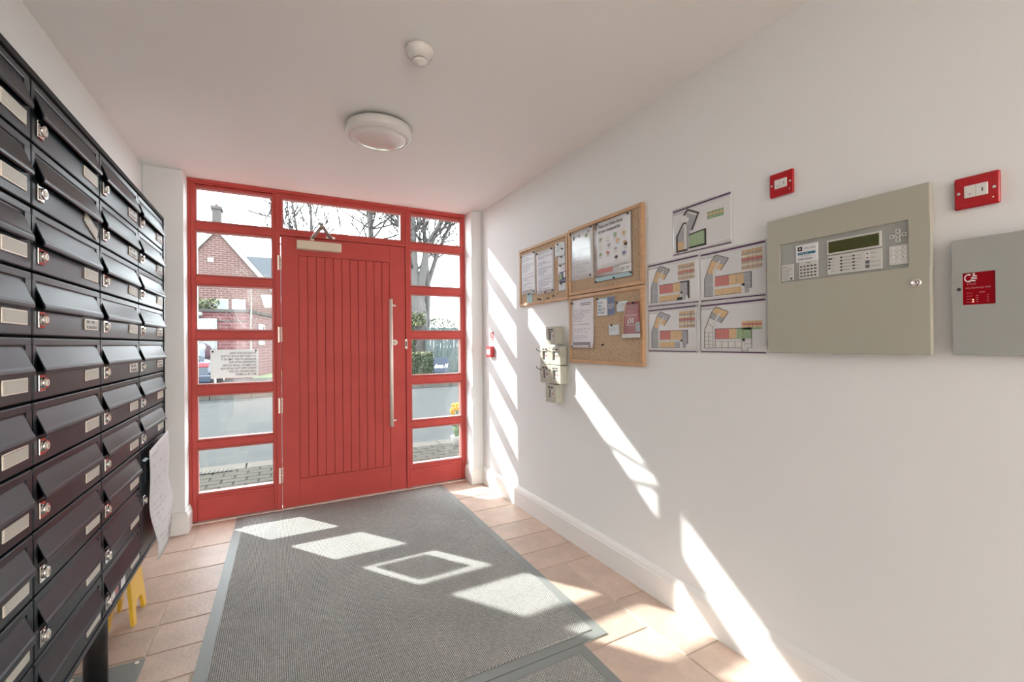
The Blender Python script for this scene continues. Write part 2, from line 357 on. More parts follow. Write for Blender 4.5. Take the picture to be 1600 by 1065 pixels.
# floor: bed of grout with separate stone tiles
fl = MB(); fl.box(XL-.2, XR+.2, YB-.2, YF+.09, -.2, -.004, 'grout'); floor = struct(fl.obj('floor'))
rows = [(3.955, 3.42, [XL, -.485, .1, .62, 1.2, 1.45, XR]), (3.42, 3.105, [XL, -.03, .5, .9, 1.22, XR]), (3.105, 2.79, [XL, .2, .7, 1.15, XR]),
        (2.79, 2.56, [XL, -.485, -.1, .4, 1.05, XR]), (2.56, 2.335, [XL, -.485, .0, .55, .9, XR]), (2.335, 2.13, [XL, -.55, -.2, .3, .8, 1.1, XR]),
        (2.13, 1.70, [XL, -.3, .1, .6, 1.1, 1.465, XR]), (1.70, 1.473, [XL, -.45, 0, .45, .95, 1.465]), (1.473, 1.05, [XL, -.2, .3, .72, 1.05, 1.465]),
        (1.70, 1.263, [1.465, XR]), (1.263, .9, [1.465, XR]), (1.05, .62, [XL, -.35, .1, .55, 1.0, 1.465]), (.9, .62, [1.465, XR])]
y = .62
while y > -1.2:
    rows.append((y, y-.43, [XL, -.33+.1*math.sin(y*9), .1, .53, 1.0, 1.4, XR])); y -= .43
rows.append((y, YB, [XL, .0, .8, XR]))
ry = []
for y1, y0, xs in rows:
    for i in range(len(xs)-1): ry.append((xs[i], xs[i+1], y0, y1))
for x0, x1, y0, y1 in ry:
    # the long left tiles: one joint between
    b = MB(); g = .0035; dz = rnd.uniform(-.0006, .0006)
    cx, cy = (x0+x1)/2, (y0+y1)/2
    b.box(x0+g-cx, x1-g-cx, y0+g-cy, y1-g-cy, -.02, dz, 'tile', .0025, 1)
    b.obj('tile', floor, ID(cx, cy, 0))

# ------------------------------------------------------------------ timber door screen
D = .09                                        # depth of the frame, inner face at YF
trim = struct(link('trim_1', None, None, FW(0, 0)))
def part(nm, fn, parent): b = MB(); fn(b); return b.obj(nm, parent)
part('jamb', lambda b: b.box(XA, -.535, 0, HC, -D, 0, 'red', .003), trim)
part('jamb', lambda b: b.box(1.558, XB, 0, HC, -D, 0, 'red', .003), trim)
part('head', lambda b: (b.box(-.535, 1.558, 2.452, HC, -D, .0, 'red', .003), b.box(XA, XB, 2.462, HC, 0, .012, 'red', .003)), trim)
part('mullion', lambda b: b.box(.003, .038, 0, 2.452, -D, 0, 'red', .003), trim)
part('mullion', lambda b: b.box(1.014, 1.036, 0, 2.452, -D, 0, 'red', .003), trim)
part('transom_rail', lambda b: b.box(.038, 1.014, 2.134, 2.158, -D, 0, 'red', .003), trim)
part('threshold', lambda b: b.box(XA, XB, -.004, .006, -D, .014, 'metal', .002), trim)
VZ = [(2.18, 2.430), (1.79, 2.115), (1.39, 1.72), (.993, 1.322), (.595, .92), (.205, .53)]
def pane_set(win, u0, u1, v0, v1):
    b = MB(); b.ring(u0-.002, u1+.002, v0-.002, v1+.002, .011, -.032, -.010, 'bead'); b.obj('glazing_bead', win)
    b = MB(); b.box(u0, u1, v0, v1, -.040, -.034, 'glass'); b.obj('pane', win)
    b = MB(); b.ring(u0-.002, u1+.002, v0-.002, v1+.002, .009, -.066, -.042, 'bead'); b.obj('glazing_bead', win)
def sidelight(nm, f0, f1, u0, u1):
    win = struct(link(nm, None, None, FW(0, 0)))
    part('stile', lambda b: b.box(f0, u0, .012, 2.452, -D+.005, -.004, 'red', .003), win)
    part('stile', lambda b: b.box(u1, f1, .012, 2.452, -D+.005, -.004, 'red', .003), win)
    zs = [2.452]+[z for p in VZ for z in (p[1], p[0])]+[.012]
    for i in range(0, len(zs), 2):
        hi, lo = zs[i], zs[i+1]
        if i == len(zs)-2:
            part('bottom_rail', lambda b: (b.box(u0, u1, lo, hi, -D+.005, -.014, 'red', .003), b.prism([(-.014, hi-.014), (-.004, hi-.018), (-.004, hi-.030), (-.014, hi-.036)], u0, u1, 'red', axis='u')), win)
        else:
            part('rail', lambda b: b.prism([(-D+.005, lo), (-.016, lo), (-.004, lo+.010), (-.004, hi-.010), (-.016, hi), (-D+.005, hi)], u0, u1, 'red', axis='u'), win)
    for lo, hi in VZ: pane_set(win, u0, u1, lo, hi)
    return win
sidelight('window_1', -.535, .003, -.506, -.016)
sidelight('window_2', 1.036, 1.558, 1.058, 1.536)
win3 = struct(link('window_3', None, None, FW(0, 0)))
part('rail', lambda b: b.box(.038, 1.014, 2.158, 2.181, -D+.005, -.004, 'red', .003), win3)
part('rail', lambda b: b.box(.038, 1.014, 2.428, 2.452, -D+.005, -.004, 'red', .003), win3)
part('stile', lambda b: b.box(.038, .049, 2.181, 2.428, -D+.005, -.004, 'red', .002), win3)
part('stile', lambda b: b.box(.982, 1.014, 2.181, 2.428, -D+.005, -.004, 'red', .002), win3)
pane_set(win3, .049, .982, 2.181, 2.428)
# the door leaf with its boards
door = struct(link('door_1', None, None, FW(0, 0)))
d0, d1, p0, p1 = .041, 1.010, .163, .874
part('stile', lambda b: b.box(d0, p0, .010, 2.130, -.060, -.006, 'red', .003), door)
part('stile', lambda b: b.box(p1, d1, .010, 2.130, -.060, -.006, 'red', .003), door)
part('rail', lambda b: b.box(p0, p1, 1.986, 2.130, -.060, -.006, 'red', .002), door)
part('rail', lambda b: b.box(p0, p1, .010, .220, -.060, -.006, 'red', .002), door)
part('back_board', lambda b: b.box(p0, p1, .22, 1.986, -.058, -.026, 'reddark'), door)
NP = 11; pw = (p1-p0)/NP
pm = None
for i in range(NP):
    if pm is None:
        b = MB(); b.prism([(.0009, -.024), (.0009, -.0125), (.0032, -.0095), (pw-.0032, -.0095), (pw-.0009, -.0125), (pw-.0009, -.024)], .223, 1.983, 'red', axis='v'); pm = b.mesh('plank')
    link('plank', pm, door, ID(p0+i*pw, 0, 0))
for v0, v1 in ((1.862, 1.975), (1.300, 1.418), (.75, .868), (.206, .326)):
    def hinge(b):
        b.box(.016, .028, v0, v1, -.004, .0015, 'metal'); b.box(.0385, .046, v0, v1, -.006, .0, 'metal')
        for k in range(5):
            h = (v1-v0)/5; b.cyl((.0395, v0+k*h+.001, .004), (.0395, v0+(k+1)*h-.001, .004), .0065, .0065, 'metal', 12)
    part('hinge', hinge, door)
def pull(b):
    b.cyl((.868, .575, .066), (.868, 1.660, .066), .016, .016, 'metal', 20)
hd = part('pull_handle', pull, door); hd['label'] = 'tall brushed steel pull bar'
for v in (.62, 1.61):
    part('handle_post', lambda b: (b.cyl((.868, v, .066), (.925, v, -.006), .009, .009, 'metal', 12)), hd)
part('lock_cylinder', lambda b: (b.cyl((.914, 1.292, -.006), (.914, 1.292, .004), .026, .024, 'chrome', 24), b.cyl((.914, 1.292, .004), (.914, 1.292, .014), .012, .010, 'brass', 16), b.box(.910, .918, 1.2905, 1.2935, .014, .0145, 'void')), door)
part('keep_plate', lambda b: (b.box(1.004, 1.024, 1.235, 1.320, -.008, .002, 'metal', .001), b.box(1.009, 1.019, 1.255, 1.300, .0018, .0025, 'void')), trim)
def closer(b):
    b.box(.150, .478, 2.030, 2.098, -.006, .058, 'closer', .006)
cl = part('door_closer', closer, door); cl['label'] = 'cream box of the door closer'
def arm(b):
    b.cyl((.262, 2.098, .030), (.262, 2.122, .030), .016, .014, 'closer', 16)
    for p, q, h in (((.262, .030), (.297, .430), 2.122), ((.297, .430), (.400, .022), 2.136)):
        p, q = Vector(p), Vector(q); d = (q-p).normalized()*.014; e = Vector((-d.y, d.x))
        b.prism([tuple(p-d+e), tuple(q+d+e), tuple(q+d-e), tuple(p-d-e)], h, h+.007, 'armmetal', axis='v')
    b.cyl((.297, 2.118, .430), (.297, 2.150, .430), .013, .013, 'armmetal', 14)
    b.box(.365, .435, 2.138, 2.156, .0, .010, 'metal', .002)
part('closer_arm', arm, cl)

# notice taped on the glass; its print faces the street and shows through reversed
nt_ = thing('glass_notice', 'white paper notice on the glass of the sidelight, its lettering seen in reverse', 'notice', frame_mtx((-.424, YF+.0325, 1.036), (1, 0, 0), (0, 0, 1)))
b = MB(); b.grid(lambda s, t: Vector((s*.306, t*.212, .001+.004*math.sin(s*5)*t)), 12, 6, 'noticepaper'); sh = b.obj('sheet', nt_)
lines = ['PLEASE DO NOT PARK', 'OUTSIDE THE DOOR OF THIS', 'BUILDING AT ANY TIME AS IT', 'INTERFERES WITH THE', 'AUTOMATIC GATES DOWN', 'WHEN OPEN THE GATES FOR', 'CARS PARKED ON SITE', 'MAY BE CLAMPED']
for i, s in enumerate(lines): text('lettering', s, .0215, .292, .178-i*.0228, (.0068), 'noticeink', nt_, 'LEFT', .79, True, bold=.0003)
for uu in (.014, .290):
    b = MB(); b.sphere((uu, .203 if uu > .1 else .199, .004), .006, 'ink', 1, (1.2, 1.5, .6)); b.obj('sucker', nt_)

# ------------------------------------------------------------------ mailbox bank
XM, ZT, ZB = -.5, 1.925, .377
CY = [.525, .98, 1.435, 1.89, 2.345, 2.80]
RH, CW = .152, .455
bank = thing('mailbox_bank', 'bank of black metal mailboxes in rows on round posts along the wall', 'mailboxes', frame_mtx((XM, 0, 0), (0, 1, 0), (0, 0, 1)))
b = MB(); yA, yB_ = .965, 2.812
b.box(yA, yB_, ZT-.012, ZT+.004, -.262, .004, 'void', .001); b.box(yA, yB_, ZB, ZB+.016, -.262, .002, 'black', .001)
b.box(yA, yA+.012, ZB, ZT, -.262, .004, 'black'); b.box(yB_-.012, yB_, ZB, ZT, -.262, .004, 'black', .001); b.box(yA, yB_, ZB, ZT, -.265, -.03, 'void')
b.obj('frame', bank)
G = .003
def door_mesh(w, h):
    b = MB()
    a0, a1, t0, t1 = .020, w-.030, h-.022, h-.081    # slot opening
    b.box(G, w-G, G, t1, -.02, 0, 'black', .003); b.box(G, w-G, t0, h-G, -.02, 0, 'black', .003)
    b.box(G, a0, t1-.002, t0+.002, -.02, -.0002, 'black'); b.box(a1, w-G, t1-.002, t0+.002, -.02, -.0002, 'black')
    b.box(a0, a1, t1, t0, -.03, -.026, 'void')
    return b.mesh('mailbox_door')
def flap_mesh(w, h):
    a0, a1, t0, t1 = .021, w-.031, h-.0225, h-.081
    b = MB()
    prof = [(-.006, t0), (-.004, t0), (.0125, t1+.012), (.0150, t1+.007), (.0165, t1+.001), (.0160, t1-.005), (.0130, t1-.008), (.0118, t1-.005), (.0138, t1-.001), (.0105, t1+.011)]
    b.prism(prof, a0, a1, 'black', axis='u'); b.box(a0, a1, t0-.004, t0, -.012, -.003, 'black')
    b.prism([(-.008, t0), (-.004, t0), (.0125, t1+.012), (.010, t1-.004), (-.008, t1-.004)], a1-.002, a1, 'black', axis='u')
    return b.mesh('flap')
def lock_mesh():
    b = MB(); b.box(-.0165, .0165, -.020, .020, 0, .004, 'chrome', .0015); b.cyl((0, 0, .004), (0, 0, .012), .0135, .0125, 'chrome', 20)
    b.cyl((0, 0, .012), (0, 0, .0135), .008, .008, 'metal', 14); b.box(-.0012, .0012, -.005, .005, .0134, .0138, 'void'); return b.mesh('lock')
M['card'] = doc('name_card', (.62, .60, .53), (.22, .21, .19), 3, .08, .95, .1, .9, 9, .5, .8)
M['card2'] = doc('name_card_marked', (.60, .60, .57), (.05, .05, .06), 2, .05, .98, .05, .95, 14, .42, 1, seed=4)
def plate_mesh(m):
    b = MB(); b.box(-.054, .054, -.0165, .0165, 0, .003, 'metal', .001); b.box(-.050, .050, -.0130, .0130, .003, .0042, m); return b.mesh('name_plate')
dm, fm, lm, pm1, pm2 = door_mesh(CW, RH), flap_mesh(CW, RH), lock_mesh(), plate_mesh('card'), plate_mesh('card2')
for c in range(1, 5):
    for k in range(10):
        if c == 4 and k >= 7: continue
        z0 = ZT-.012-(k+1)*RH
        d = link('mailbox_door', dm, bank, ID(CY[c], z0, 0))
        link('flap', fm, d); link('lock', lm, d, ID(.040, .041, 0))
        tw = rnd.uniform(-.02, .02)
        pl = link('name_plate', pm2 if rnd.random() < .35 and k < 5 else pm1, d, ID(CW-.082, .042, 0) @ Matrix.Rotation(tw if not (c == 2 and k == 1) else -.35, 4, 'Z'))
        if c == 2 and k == 1: pl['label'] = 'name plate hanging loose'
# tall parcel door
z0 = ZT-.012-10*RH; h3 = 3*RH
b = MB(); b.box(G, CW-G, G, h3-G, -.02, 0, 'black', .002); pd = b.obj('parcel_door', bank, ID(CY[4], z0, 0)); pd['label'] = 'tall black parcel door three rows high'
b = MB(); b.prism([(0, h3-.050), (.012, h3-.056), (.012, h3-.150), (0, h3-.165)], .030, .095, 'black', axis='u'); b.box(.038, .087, h3-.145, h3-.075, .0115, .0125, 'void'); b.obj('finger_pull', pd)
link('lock', lm, pd, ID(.055, h3-.225, 0))
# stickers under the lowest card
b = MB(); b.box(.075, .165, .012, .060, .0, .001, 'navy'); b.box(.085, .125, .018, .05, .001, .0013, 'whiteink'); b.box(.13, .16, .02, .045, .001, .0013, 'pred'); b.obj('sticker', bank, ID(CY[3], ZT-.012-10*RH, 0.0))['label'] = 'small coloured sticker'
b = MB(); b.box(.195, .245, .010, .050, .0, .001, 'paper'); b.obj('sticker', bank, ID(CY[3], ZT-.012-10*RH, 0.0))['label'] = 'small white sticker'
for yy in (2.195, 1.2):
    b = MB(); b.cyl((yy, .006, -.10), (yy, ZB, -.10), .035, .035, 'postblack', 28); b.obj('post', bank)
    b = MB(); b.box(yy-.115, yy+.115, 0, .007, -.22, .024, 'rubber', .002); bp = b.obj('base_plate', bank); bp['label'] = 'dark grey square foot plate'
    for su in (-.09, .09):
        for sn in (-.195, -.0):
            b = MB(); b.cyl((yy+su, .007, sn), (yy+su, .013, sn), .008, .008, 'metal', 6); b.obj('bolt', bp)
# printed sheet hanging from the bank
hs = thing('hanging_sheet', 'large creased white sheet hanging over the tall parcel door of the black mailboxes', 'paper', frame_mtx((XM+.018, 2.395, .40), (0, 1, 0), (0, 0, 1)))
def shp(s, t):
    wv = 1-t
    l = .0+.085*wv**2.2; rr = .375+.02*wv-.05*max(0, wv-.8)
    return Vector((l+(rr-l)*s, .03*s*wv*2-.02+.452*t+(.03*s if t > .9 else 0)-.05*wv*(1-s)**2, .004+.030*wv*wv*abs(math.sin(2.6*s+.3))+.006*math.sin(7*s)*wv+.012*math.sin(t*9)*wv))
M['sheet'] = doc('sheet_print', (.76, .76, .78), (.60, .60, .64), 22, .1, .9, .1, .95, 18, .5, .8)
b = MB(); b.grid(shp, 16, 18, 'sheet'); o = b.obj('sheet', hs); o.modifiers.new('thick', 'SOLIDIFY').thickness = .0006
for k in range(4):
    b = MB(); t = .05+.028*k
    b.grid(lambda s, q: shp(.28+s*(.5-.06*k), t+q*.009)+Vector((0, 0, .0035)), 8, 1, 'purple'); b.obj('printed_line', hs)

# yellow caution stand folded under the bank
wf = thing('wet_floor_sign', 'yellow folding wet floor stand pushed under the black mailboxes', 'sign', ID(-.632, 2.715, 0))
def leaf(b, x0, x1, H):
    dx = (x1-x0); pts = [(-.108, 0), (-.070, 0), (-.056, .062), (-.026, .082), (.026, .082), (.056, .062), (.070, 0), (.108, 0), (.085, H), (-.085, H)]
    i0 = []; bb = bmesh.new()
    for th in (0, .014):
        i0.append([bb.verts.new((x0+dx*v/H+th, u, v)) for u, v in pts])
    bb.faces.new(i0[0][::-1]); bb.faces.new(i0[1])
    for i in range(len(pts)): j = (i+1) % len(pts); bb.faces.new((i0[0][i], i0[0][j], i0[1][j], i0[1][i]))
    bmesh.ops.recalc_face_normals(bb, faces=list(bb.faces)); b.add(bb, 'yellow')
part('front_leaf', lambda b: leaf(b, .040, .008, .355), wf); part('rear_leaf', lambda b: leaf(b, -.052, -.014, .355), wf)
part('carry_grip', lambda b: b.box(-.014, .022, -.05, .05, .335, .362, 'yellow', .006), wf)

# ------------------------------------------------------------------ mats
def mat_obj(nm, label, pts, bw):
    cx = sum(p[0] for p in pts)/4; cy = sum(p[1] for p in pts)/4
    t = thing(nm, label, 'mat', ID(cx, cy, 0))
    q = [Vector((p[0]-cx, p[1]-cy, 0)) for p in pts]
    b = MB(); bm_ = b.bm; i_m = b.mi('rubber')
    lo = [bm_.verts.new(p) for p in q]; hi = [bm_.verts.new(p*(1-.001)+Vector((0, 0, .005))) for p in q]
    bm_.faces.new(hi).material_index = i_m; bm_.faces.new(lo[::-1])
    for i in range(4): bm_.faces.new((lo[i], lo[(i+1) % 4], hi[(i+1) % 4], hi[i]))
    b.obj('rubber_border', t)
    def inset(p):
        return Vector((p.x-math.copysign(bw, p.x), p.y-math.copysign(bw, p.y), 0))
    b = MB(); bm_ = b.bm; b.mi('mat')
    lo = [bm_.verts.new(inset(p)+Vector((0, 0, .004))) for p in q]; hi = [bm_.verts.new(inset(p)*.999+Vector((0, 0, .0095))) for p in q]
    bm_.faces.new(hi)
    for i in range(4): bm_.faces.new((lo[i], lo[(i+1) % 4], hi[(i+1) % 4], hi[i]))
    b.obj('pile', t)
    return t
mat_obj('entrance_mat', 'large grey ribbed entrance mat with rubber border running up to the red door', [(-.300, 1.535), (1.275, 1.522), (1.316, 3.845), (-.262, 3.85)], .05)
mat_obj('entrance_mat', 'second grey ribbed mat butted against the near edge of the large mat', [(-.42, -.6), (1.13, -.6), (1.139, 1.520), (-.41, 1.532)], .05)

# ------------------------------------------------------------------ ceiling fittings
cl_ = thing('ceiling_light', 'round white bulkhead ceiling lamp with glossy domed diffuser, switched off', 'lamp', frame_mtx((.516, 2.50, HC), (1, 0, 0), (0, -1, 0)))
b = MB(); b.lathe([(0, 0), (.158, 0), (.158, .014), (.150, .016)], 'rubber'); b.obj('base', cl_)
b = MB(); b.lathe([(.150, .012), (.172, .013), (.178, .020), (.178, .048), (.172, .060), (.150, .072), (.146, .070)], 'whitegloss', seg=56); b.obj('body', cl_)
b = MB(); b.lathe([(.150, .071), (.148, .0745), (.143, .0745), (.142, .071)], 'white', seg=56); b.obj('trim_ring', cl_)
b = MB(); b.lathe([(.143, .071), (.13, .080), (.10, .088), (.06, .0925), (0, .094)], 'whitegloss', seg=56); b.obj('diffuser', cl_)
sd = thing('smoke_detector', 'small white conical smoke detector on the ceiling', 'detector', frame_mtx((.527, 1.765, HC), (1, 0, 0), (0, -1, 0)))
b = MB(); b.lathe([(0, 0), (.050, 0), (.056, .004), (.056, .020), (.052, .022)], 'white', seg=36); b.obj('base', sd)
b = MB(); b.lathe([(.054, .020), (.053, .026), (.030, .046), (.028, .046)], 'whitegloss', seg=36); b.obj('cone', sd)
b = MB()
for k in range(12):
    a = 2*math.pi*k/12; b.cyl((.026*math.cos(a), .026*math.sin(a), .044), (.026*math.cos(a), .026*math.sin(a), .052), .002, .002, 'white', 6)
b.lathe([(.0, .050), (.030, .050), (.030, .054), (.024, .060), (.010, .063), (.004, .068), (0, .069)], 'white', seg=30); b.obj('cap', sd)

# ------------------------------------------------------------------ notice boards
def board(label, y0, y1, z0, z1):
    wd, ht = y0-y1, z1-z0
    t = thing('notice_board', label, 'notice board', RW(y0, z0), 'cork notice boards on the white wall')
    b = MB(); b.box(.012, wd-.012, .012, ht-.012, .002, .012, 'cork'); b.obj('cork_panel', t)
    for nm, q in (('rail', (0, wd, 0, .020)), ('rail', (0, wd, ht-.020, ht)), ('stile', (0, .020, .020, ht-.020)), ('stile', (wd-.020, wd, .020, ht-.020))):
        b = MB(); b.box(q[0], q[1], q[2], q[3], 0, .021, 'beech', .003); b.obj(nm, t)
    return t
b1 = board('wood framed cork board pinned with two typed pages, nearest the red door', 2.980, 2.340, 1.555, 1.985)
b2 = board('wood framed cork board carrying the compost bin poster', 2.330, 1.680, 1.574, 1.995)
b3 = board('wood framed cork board with the red price flyer, below the poster board', 2.330, 1.684, 1.150, 1.570)
def pin(par, u, v, n=.002, m='ink'):
    b = MB(); b.cyl((u, v, n), (u, v, n+.006), .0045, .0035, m, 10); b.cyl((u, v, n+.006), (u, v, n+.010), .0055, .005, m, 10); b.obj('pin', par)
def sheet(nm, label, cat, y0, y1, z0, z1, m, d=.0135, pins=(), curl=0, group=None, pm='ink', tilt=0):
    wd, ht = y0-y1, z1-z0
    t = thing(nm, label, cat, RW(y0, z0, d) @ Matrix.Rotation(tilt, 4, 'Z'), group)
    b = MB(); b.grid(lambda s, q: Vector((s*wd, q*ht, .001+curl*(max(0, .35-q)/.35)**2*(.4+.6*s)+.0015*math.sin(s*6+q*3)*(1 if curl else .25))), 8, 8, m)
    o = b.obj('page', t); o.modifiers.new('thick', 'SOLIDIFY').thickness = .0004
    for u, v in pins: pin(t, u*wd, v*ht, .002, pm)
    return t, wd, ht
M['doc1'] = doc('typed_page', (.72, .73, .76), (.22, .24, .34), 34, .08, .93, .06, .95, 22, .36, .88, seed=1)
M['doc2'] = doc('typed_page_dense', (.72, .73, .77), (.20, .22, .33), 40, .07, .95, .05, .93, 24, .34, .9, seed=2)
M['doc3'] = doc('letter_page', (.76, .74, .77), (.38, .35, .42), 30, .12, .9, .1, .86, 16, .42, .72, seed=3)
M['doc4'] = doc('glossy_list', (.70, .73, .75), (.44, .50, .54), 36, .12, .9, .06, .62, 18, .42, .85, rough=.12, seed=4)
M['doc5'] = doc('small_note', (.68, .74, .76), (.35, .40, .45), 8, .1, .9, .1, .9, 8, .5, .7, seed=5)
M['bluenote'] = mat('pale_blue_note', (.42, .62, .66), .6)
gp = 'papers pinned to the cork boards'
sheet('typed_page', 'typed white page at the edge of the door end cork board, above a blue note', 'paper', 2.955, 2.745, 1.640, 1.945, 'doc1', pins=((.05, .96), (.92, .97), (.92, .04)), group=gp)
sheet('typed_page', 'densely typed white page between the other page and the business cards', 'paper', 2.730, 2.508, 1.622, 1.928, 'doc2', pins=((.06, .95), (.92, .97), (.55, .02), (.95, .04)), group=gp)
sheet('sticky_note', 'pale blue note under the typed page on the cork board', 'note', 2.875, 2.795, 1.572, 1.645, 'bluenote', d=.0128, pins=((.5, .9),), group=gp)
sheet('business_card', 'torn white card at the top of the card column on the cork board', 'card', 2.490, 2.372, 1.850, 1.944, 'doc5', pins=((.3, .86), (.75, .5)), curl=.006, group=gp, tilt=-.05)
sheet('business_card', 'pale card second in the card column, below the torn one', 'card', 2.452, 2.370, 1.792, 1.846, 'doc5', pins=((.5, .9),), group=gp)
sheet('business_card', 'blank white card in the card column, just above the navy leaflet', 'card', 2.455, 2.372, 1.728, 1.788, 'paper', pins=((.4, .9),), group=gp)
t, wd, ht = sheet('leaflet', 'navy blue leaflet low in the card column', 'leaflet', 2.440, 2.362, 1.672, 1.742, 'navy', d=.015, group=gp)
b = MB(); b.box(.004, .03, .02, .06, .0022, .0026, 'pgreen'); b.box(.05, .07, .03, .065, .0022, .0026, 'whiteink'); b.box(.02, .075, .006, .014, .0022, .0026, 'greyink'); b.obj('print', t)
sheet('business_card', 'cream card at the foot of the card column', 'card', 2.448, 2.366, 1.618, 1.668, 'doc5', pins=((.4, .9),), group=gp)
ky = thing('key', 'small dark key hanging from the bottom of the door end cork board', 'key', RW(2.626, 1.585, .022))
b = MB(); b.lathe([(.006, -.001), (.013, -.001), (.013, .001), (.006, .001), (.006, -.001)], 'brass', (0, 0, .004), 18); b.box(-.003, .003, -.045, -.011, .003, .005, 'brass'); b.box(.003, .008, -.042, -.038, .003, .005, 'brass'); b.box(.003, .007, -.034, -.031, .003, .005, 'brass'); b.obj('blade', ky)
pin(b1, .40, .028, .012); pin(b1, .30, .03, .012); pin(b1, .27, .035, .012); pin(b1, .47, .04, .012); pin(b1, .52, .05, .012, 'brass')
# poster board
t, wd, ht = sheet('plastic_sheet', 'glossy printed list in a clear sleeve on the poster board', 'paper', 2.318, 2.085, 1.665, 1.972, 'doc4', pins=((.05, .97), (.94, .98), (.9, .05)), group=gp)
b = MB(); b.box(.03, .05, .255, .28, .002, .0026, 'greyink'); b.sphere((.10, .272, .0022), .012, 'pgrey', 1, (1, 1, .05)); b.sphere((.17, .262, .0022), .016, 'pgreen', 1, (1, .8, .05)); b.sphere((.19, .282, .0022), .010, 'pgrey', 1, (1, 1, .05)); b.obj('print', t)
sheet('leaflet', 'brown glossy leaflet showing behind the compost poster', 'leaflet', 2.075, 1.757, 1.625, 1.975, mat('brown_leaflet', (.30, .235, .20), .2, var=.5, vscale=14), d=.0128, pins=((.05, .02), (.55, .03), (.97, .06)), group=gp)
b = MB(); b.box(0, .30, 0, .022, .0, .001, 'bluenote'); b.box(.02, .15, .045, .075, 0, .001, 'pred'); b.obj('print', bpy.data.objects['leaflet.001'], ID(.008, .006, .0018))
t, wd, ht = sheet('compost_poster', 'white poster listing food waste for the compost bin, with small pictures', 'poster', 2.045, 1.768, 1.700, 1.970, 'paper', d=.0155, pins=((.02, .98), (.95, .97)), group=gp)
text('lettering', 'Please put these items', .0265, .012, .236, .0026, 'ink', t, 'LEFT', .86, bold=.0004)
text('lettering', 'in your compost bin', .0265, .012, .207, .0026, 'ink', t, 'LEFT', .86, bold=.0004)
ic = [(.035, .17, 'pgreen'), (.095, .168, 'pwhite'), (.155, .175, 'pgreen'), (.225, .168, 'porange'), (.035, .13, 'pwhite'), (.105, .125, 'pgrey'), (.175, .140, 'porange'), (.232, .118, 'porange'), (.240, .105, 'pdark'), (.03, .083, 'pgreen'), (.095, .083, 'pred'), (.160, .095, 'pgrey'), (.225, .062, 'navy'), (.165, .048, 'pdark')]
for u, v, m in ic:
    b = MB(); n = 9; pts = [(u+.018*rnd.uniform(.55, 1.1)*math.cos(2*math.pi*i/n), v+.013*rnd.uniform(.55, 1.1)*math.sin(2*math.pi*i/n)) for i in range(n)]
    b.prism(pts, .0020, .0024, m); b.box(u-.014, u+.014, v-.0185, v-.0165, .0020, .0024, 'greyink'); b.obj('food_picture', t)
t, wd, ht = sheet('business_card', 'white card with a round emblem at the foot of the compost poster', 'card', 1.850, 1.765, 1.655, 1.698, 'paper', d=.0165, group=gp)
b = MB(); b.lathe([(.006, 0), (.010, 0), (.010, .0004), (.006, .0004)], 'greyink', (.018, .02, .002), 16); b.box(.036, .075, .024, .028, .002, .0024, 'greyink'); b.box(.036, .07, .015, .018, .002, .0024, 'greyink'); b.obj('print', t)
# flyer board
t, wd, ht = sheet('letter_page', 'long white letter with purple heading on the flyer board', 'paper', 2.312, 2.086, 1.243, 1.545, 'doc3', pins=((.06, .93), (.06, .03), (.86, .03)), curl=.012, group=gp)
b = MB(); b.box(.10, .20, .273, .277, .0025, .003, 'purple'); b.box(.10, .20, .262, .266, .0025, .003, 'purple'); b.box(.03, .2, .03, .0345, .0085, .009, 'purple'); b.box(.03, .2, .021, .0255, .0095, .010, 'purple'); b.obj('print', t)
t, wd, ht = sheet('leaflet', 'white and blue leaflet with teal slogan on the flyer board', 'leaflet', 2.052, 1.897, 1.428, 1.532, 'paper', d=.015, pins=((.06, .97),), group=gp)
b = MB(); b.box(.093, .154, .002, .104, .0022, .0026, 'navy'); b.box(.10, .148, .06, .063, .0026, .003, 'whiteink'); b.box(.10, .148, .05, .053, .0026, .003, 'whiteink'); b.box(.10, .14, .04, .043, .0026, .003, 'whiteink'); b.prism([(.0, .104), (.093, .104), (.093, .092)], .0022, .0026, 'bluenote'); b.obj('print', t)
for i, s in enumerate(("It's not", 'clean,', "unless it's", 'at Coast!')): text('lettering', s, .021, .006, .073-i*.0195, .0026, 'teal', t, 'LEFT', .78, bold=.0003)
sheet('business_card', 'white card pinned beside the blue leaflet, tucked under the red flyer', 'card', 1.887, 1.796, 1.442, 1.500, 'doc5', pins=((.1, .9),), group=gp)
sheet('business_card', 'small white note pinned alone below the blue leaflet', 'card', 1.953, 1.864, 1.314, 1.374, 'doc5', pins=((.35, .93),), group=gp, tilt=.03)
fly = thing('flyer', 'red flyer advertising a ten pound service, hung over the frame of the cork board', 'flyer', RW(1.832, 1.300, .022), gp)
M['flyer'] = mat('flyer_maroon', (.33, .10, .105), .35, var=.35, vscale=9)
b = MB()
def fp(s, q):
    l = .0+.03*q**2; rr = .142-.012*q
    return Vector((l+(rr-l)*s, q*.188, .003+.010*math.sin(math.pi*s)*(1-q)*.6+.006*(1-q)*s))
b.grid(fp, 10, 10, 'flyer'); o = b.obj('page', fly); o.modifiers.new('thick', 'SOLIDIFY').thickness = .0005
b = MB(); b.grid(lambda s, q: fp(s, q*.11)+Vector((0, 0, .0008)), 10, 1, 'pwhite'); b.grid(lambda s, q: fp(s*.07, .12+q*.87)+Vector((0, 0, .0008)), 1, 8, 'porange'); b.grid(lambda s, q: fp(.78+s*.22, .15+q*.28)+Vector((0, 0, .0008)), 4, 4, 'pgrey'); b.obj('print', fly)
text('lettering', "Denise's", .021, .080, .133, .0125, 'pinkink', fly, 'CENTER', .85, bold=.0004)
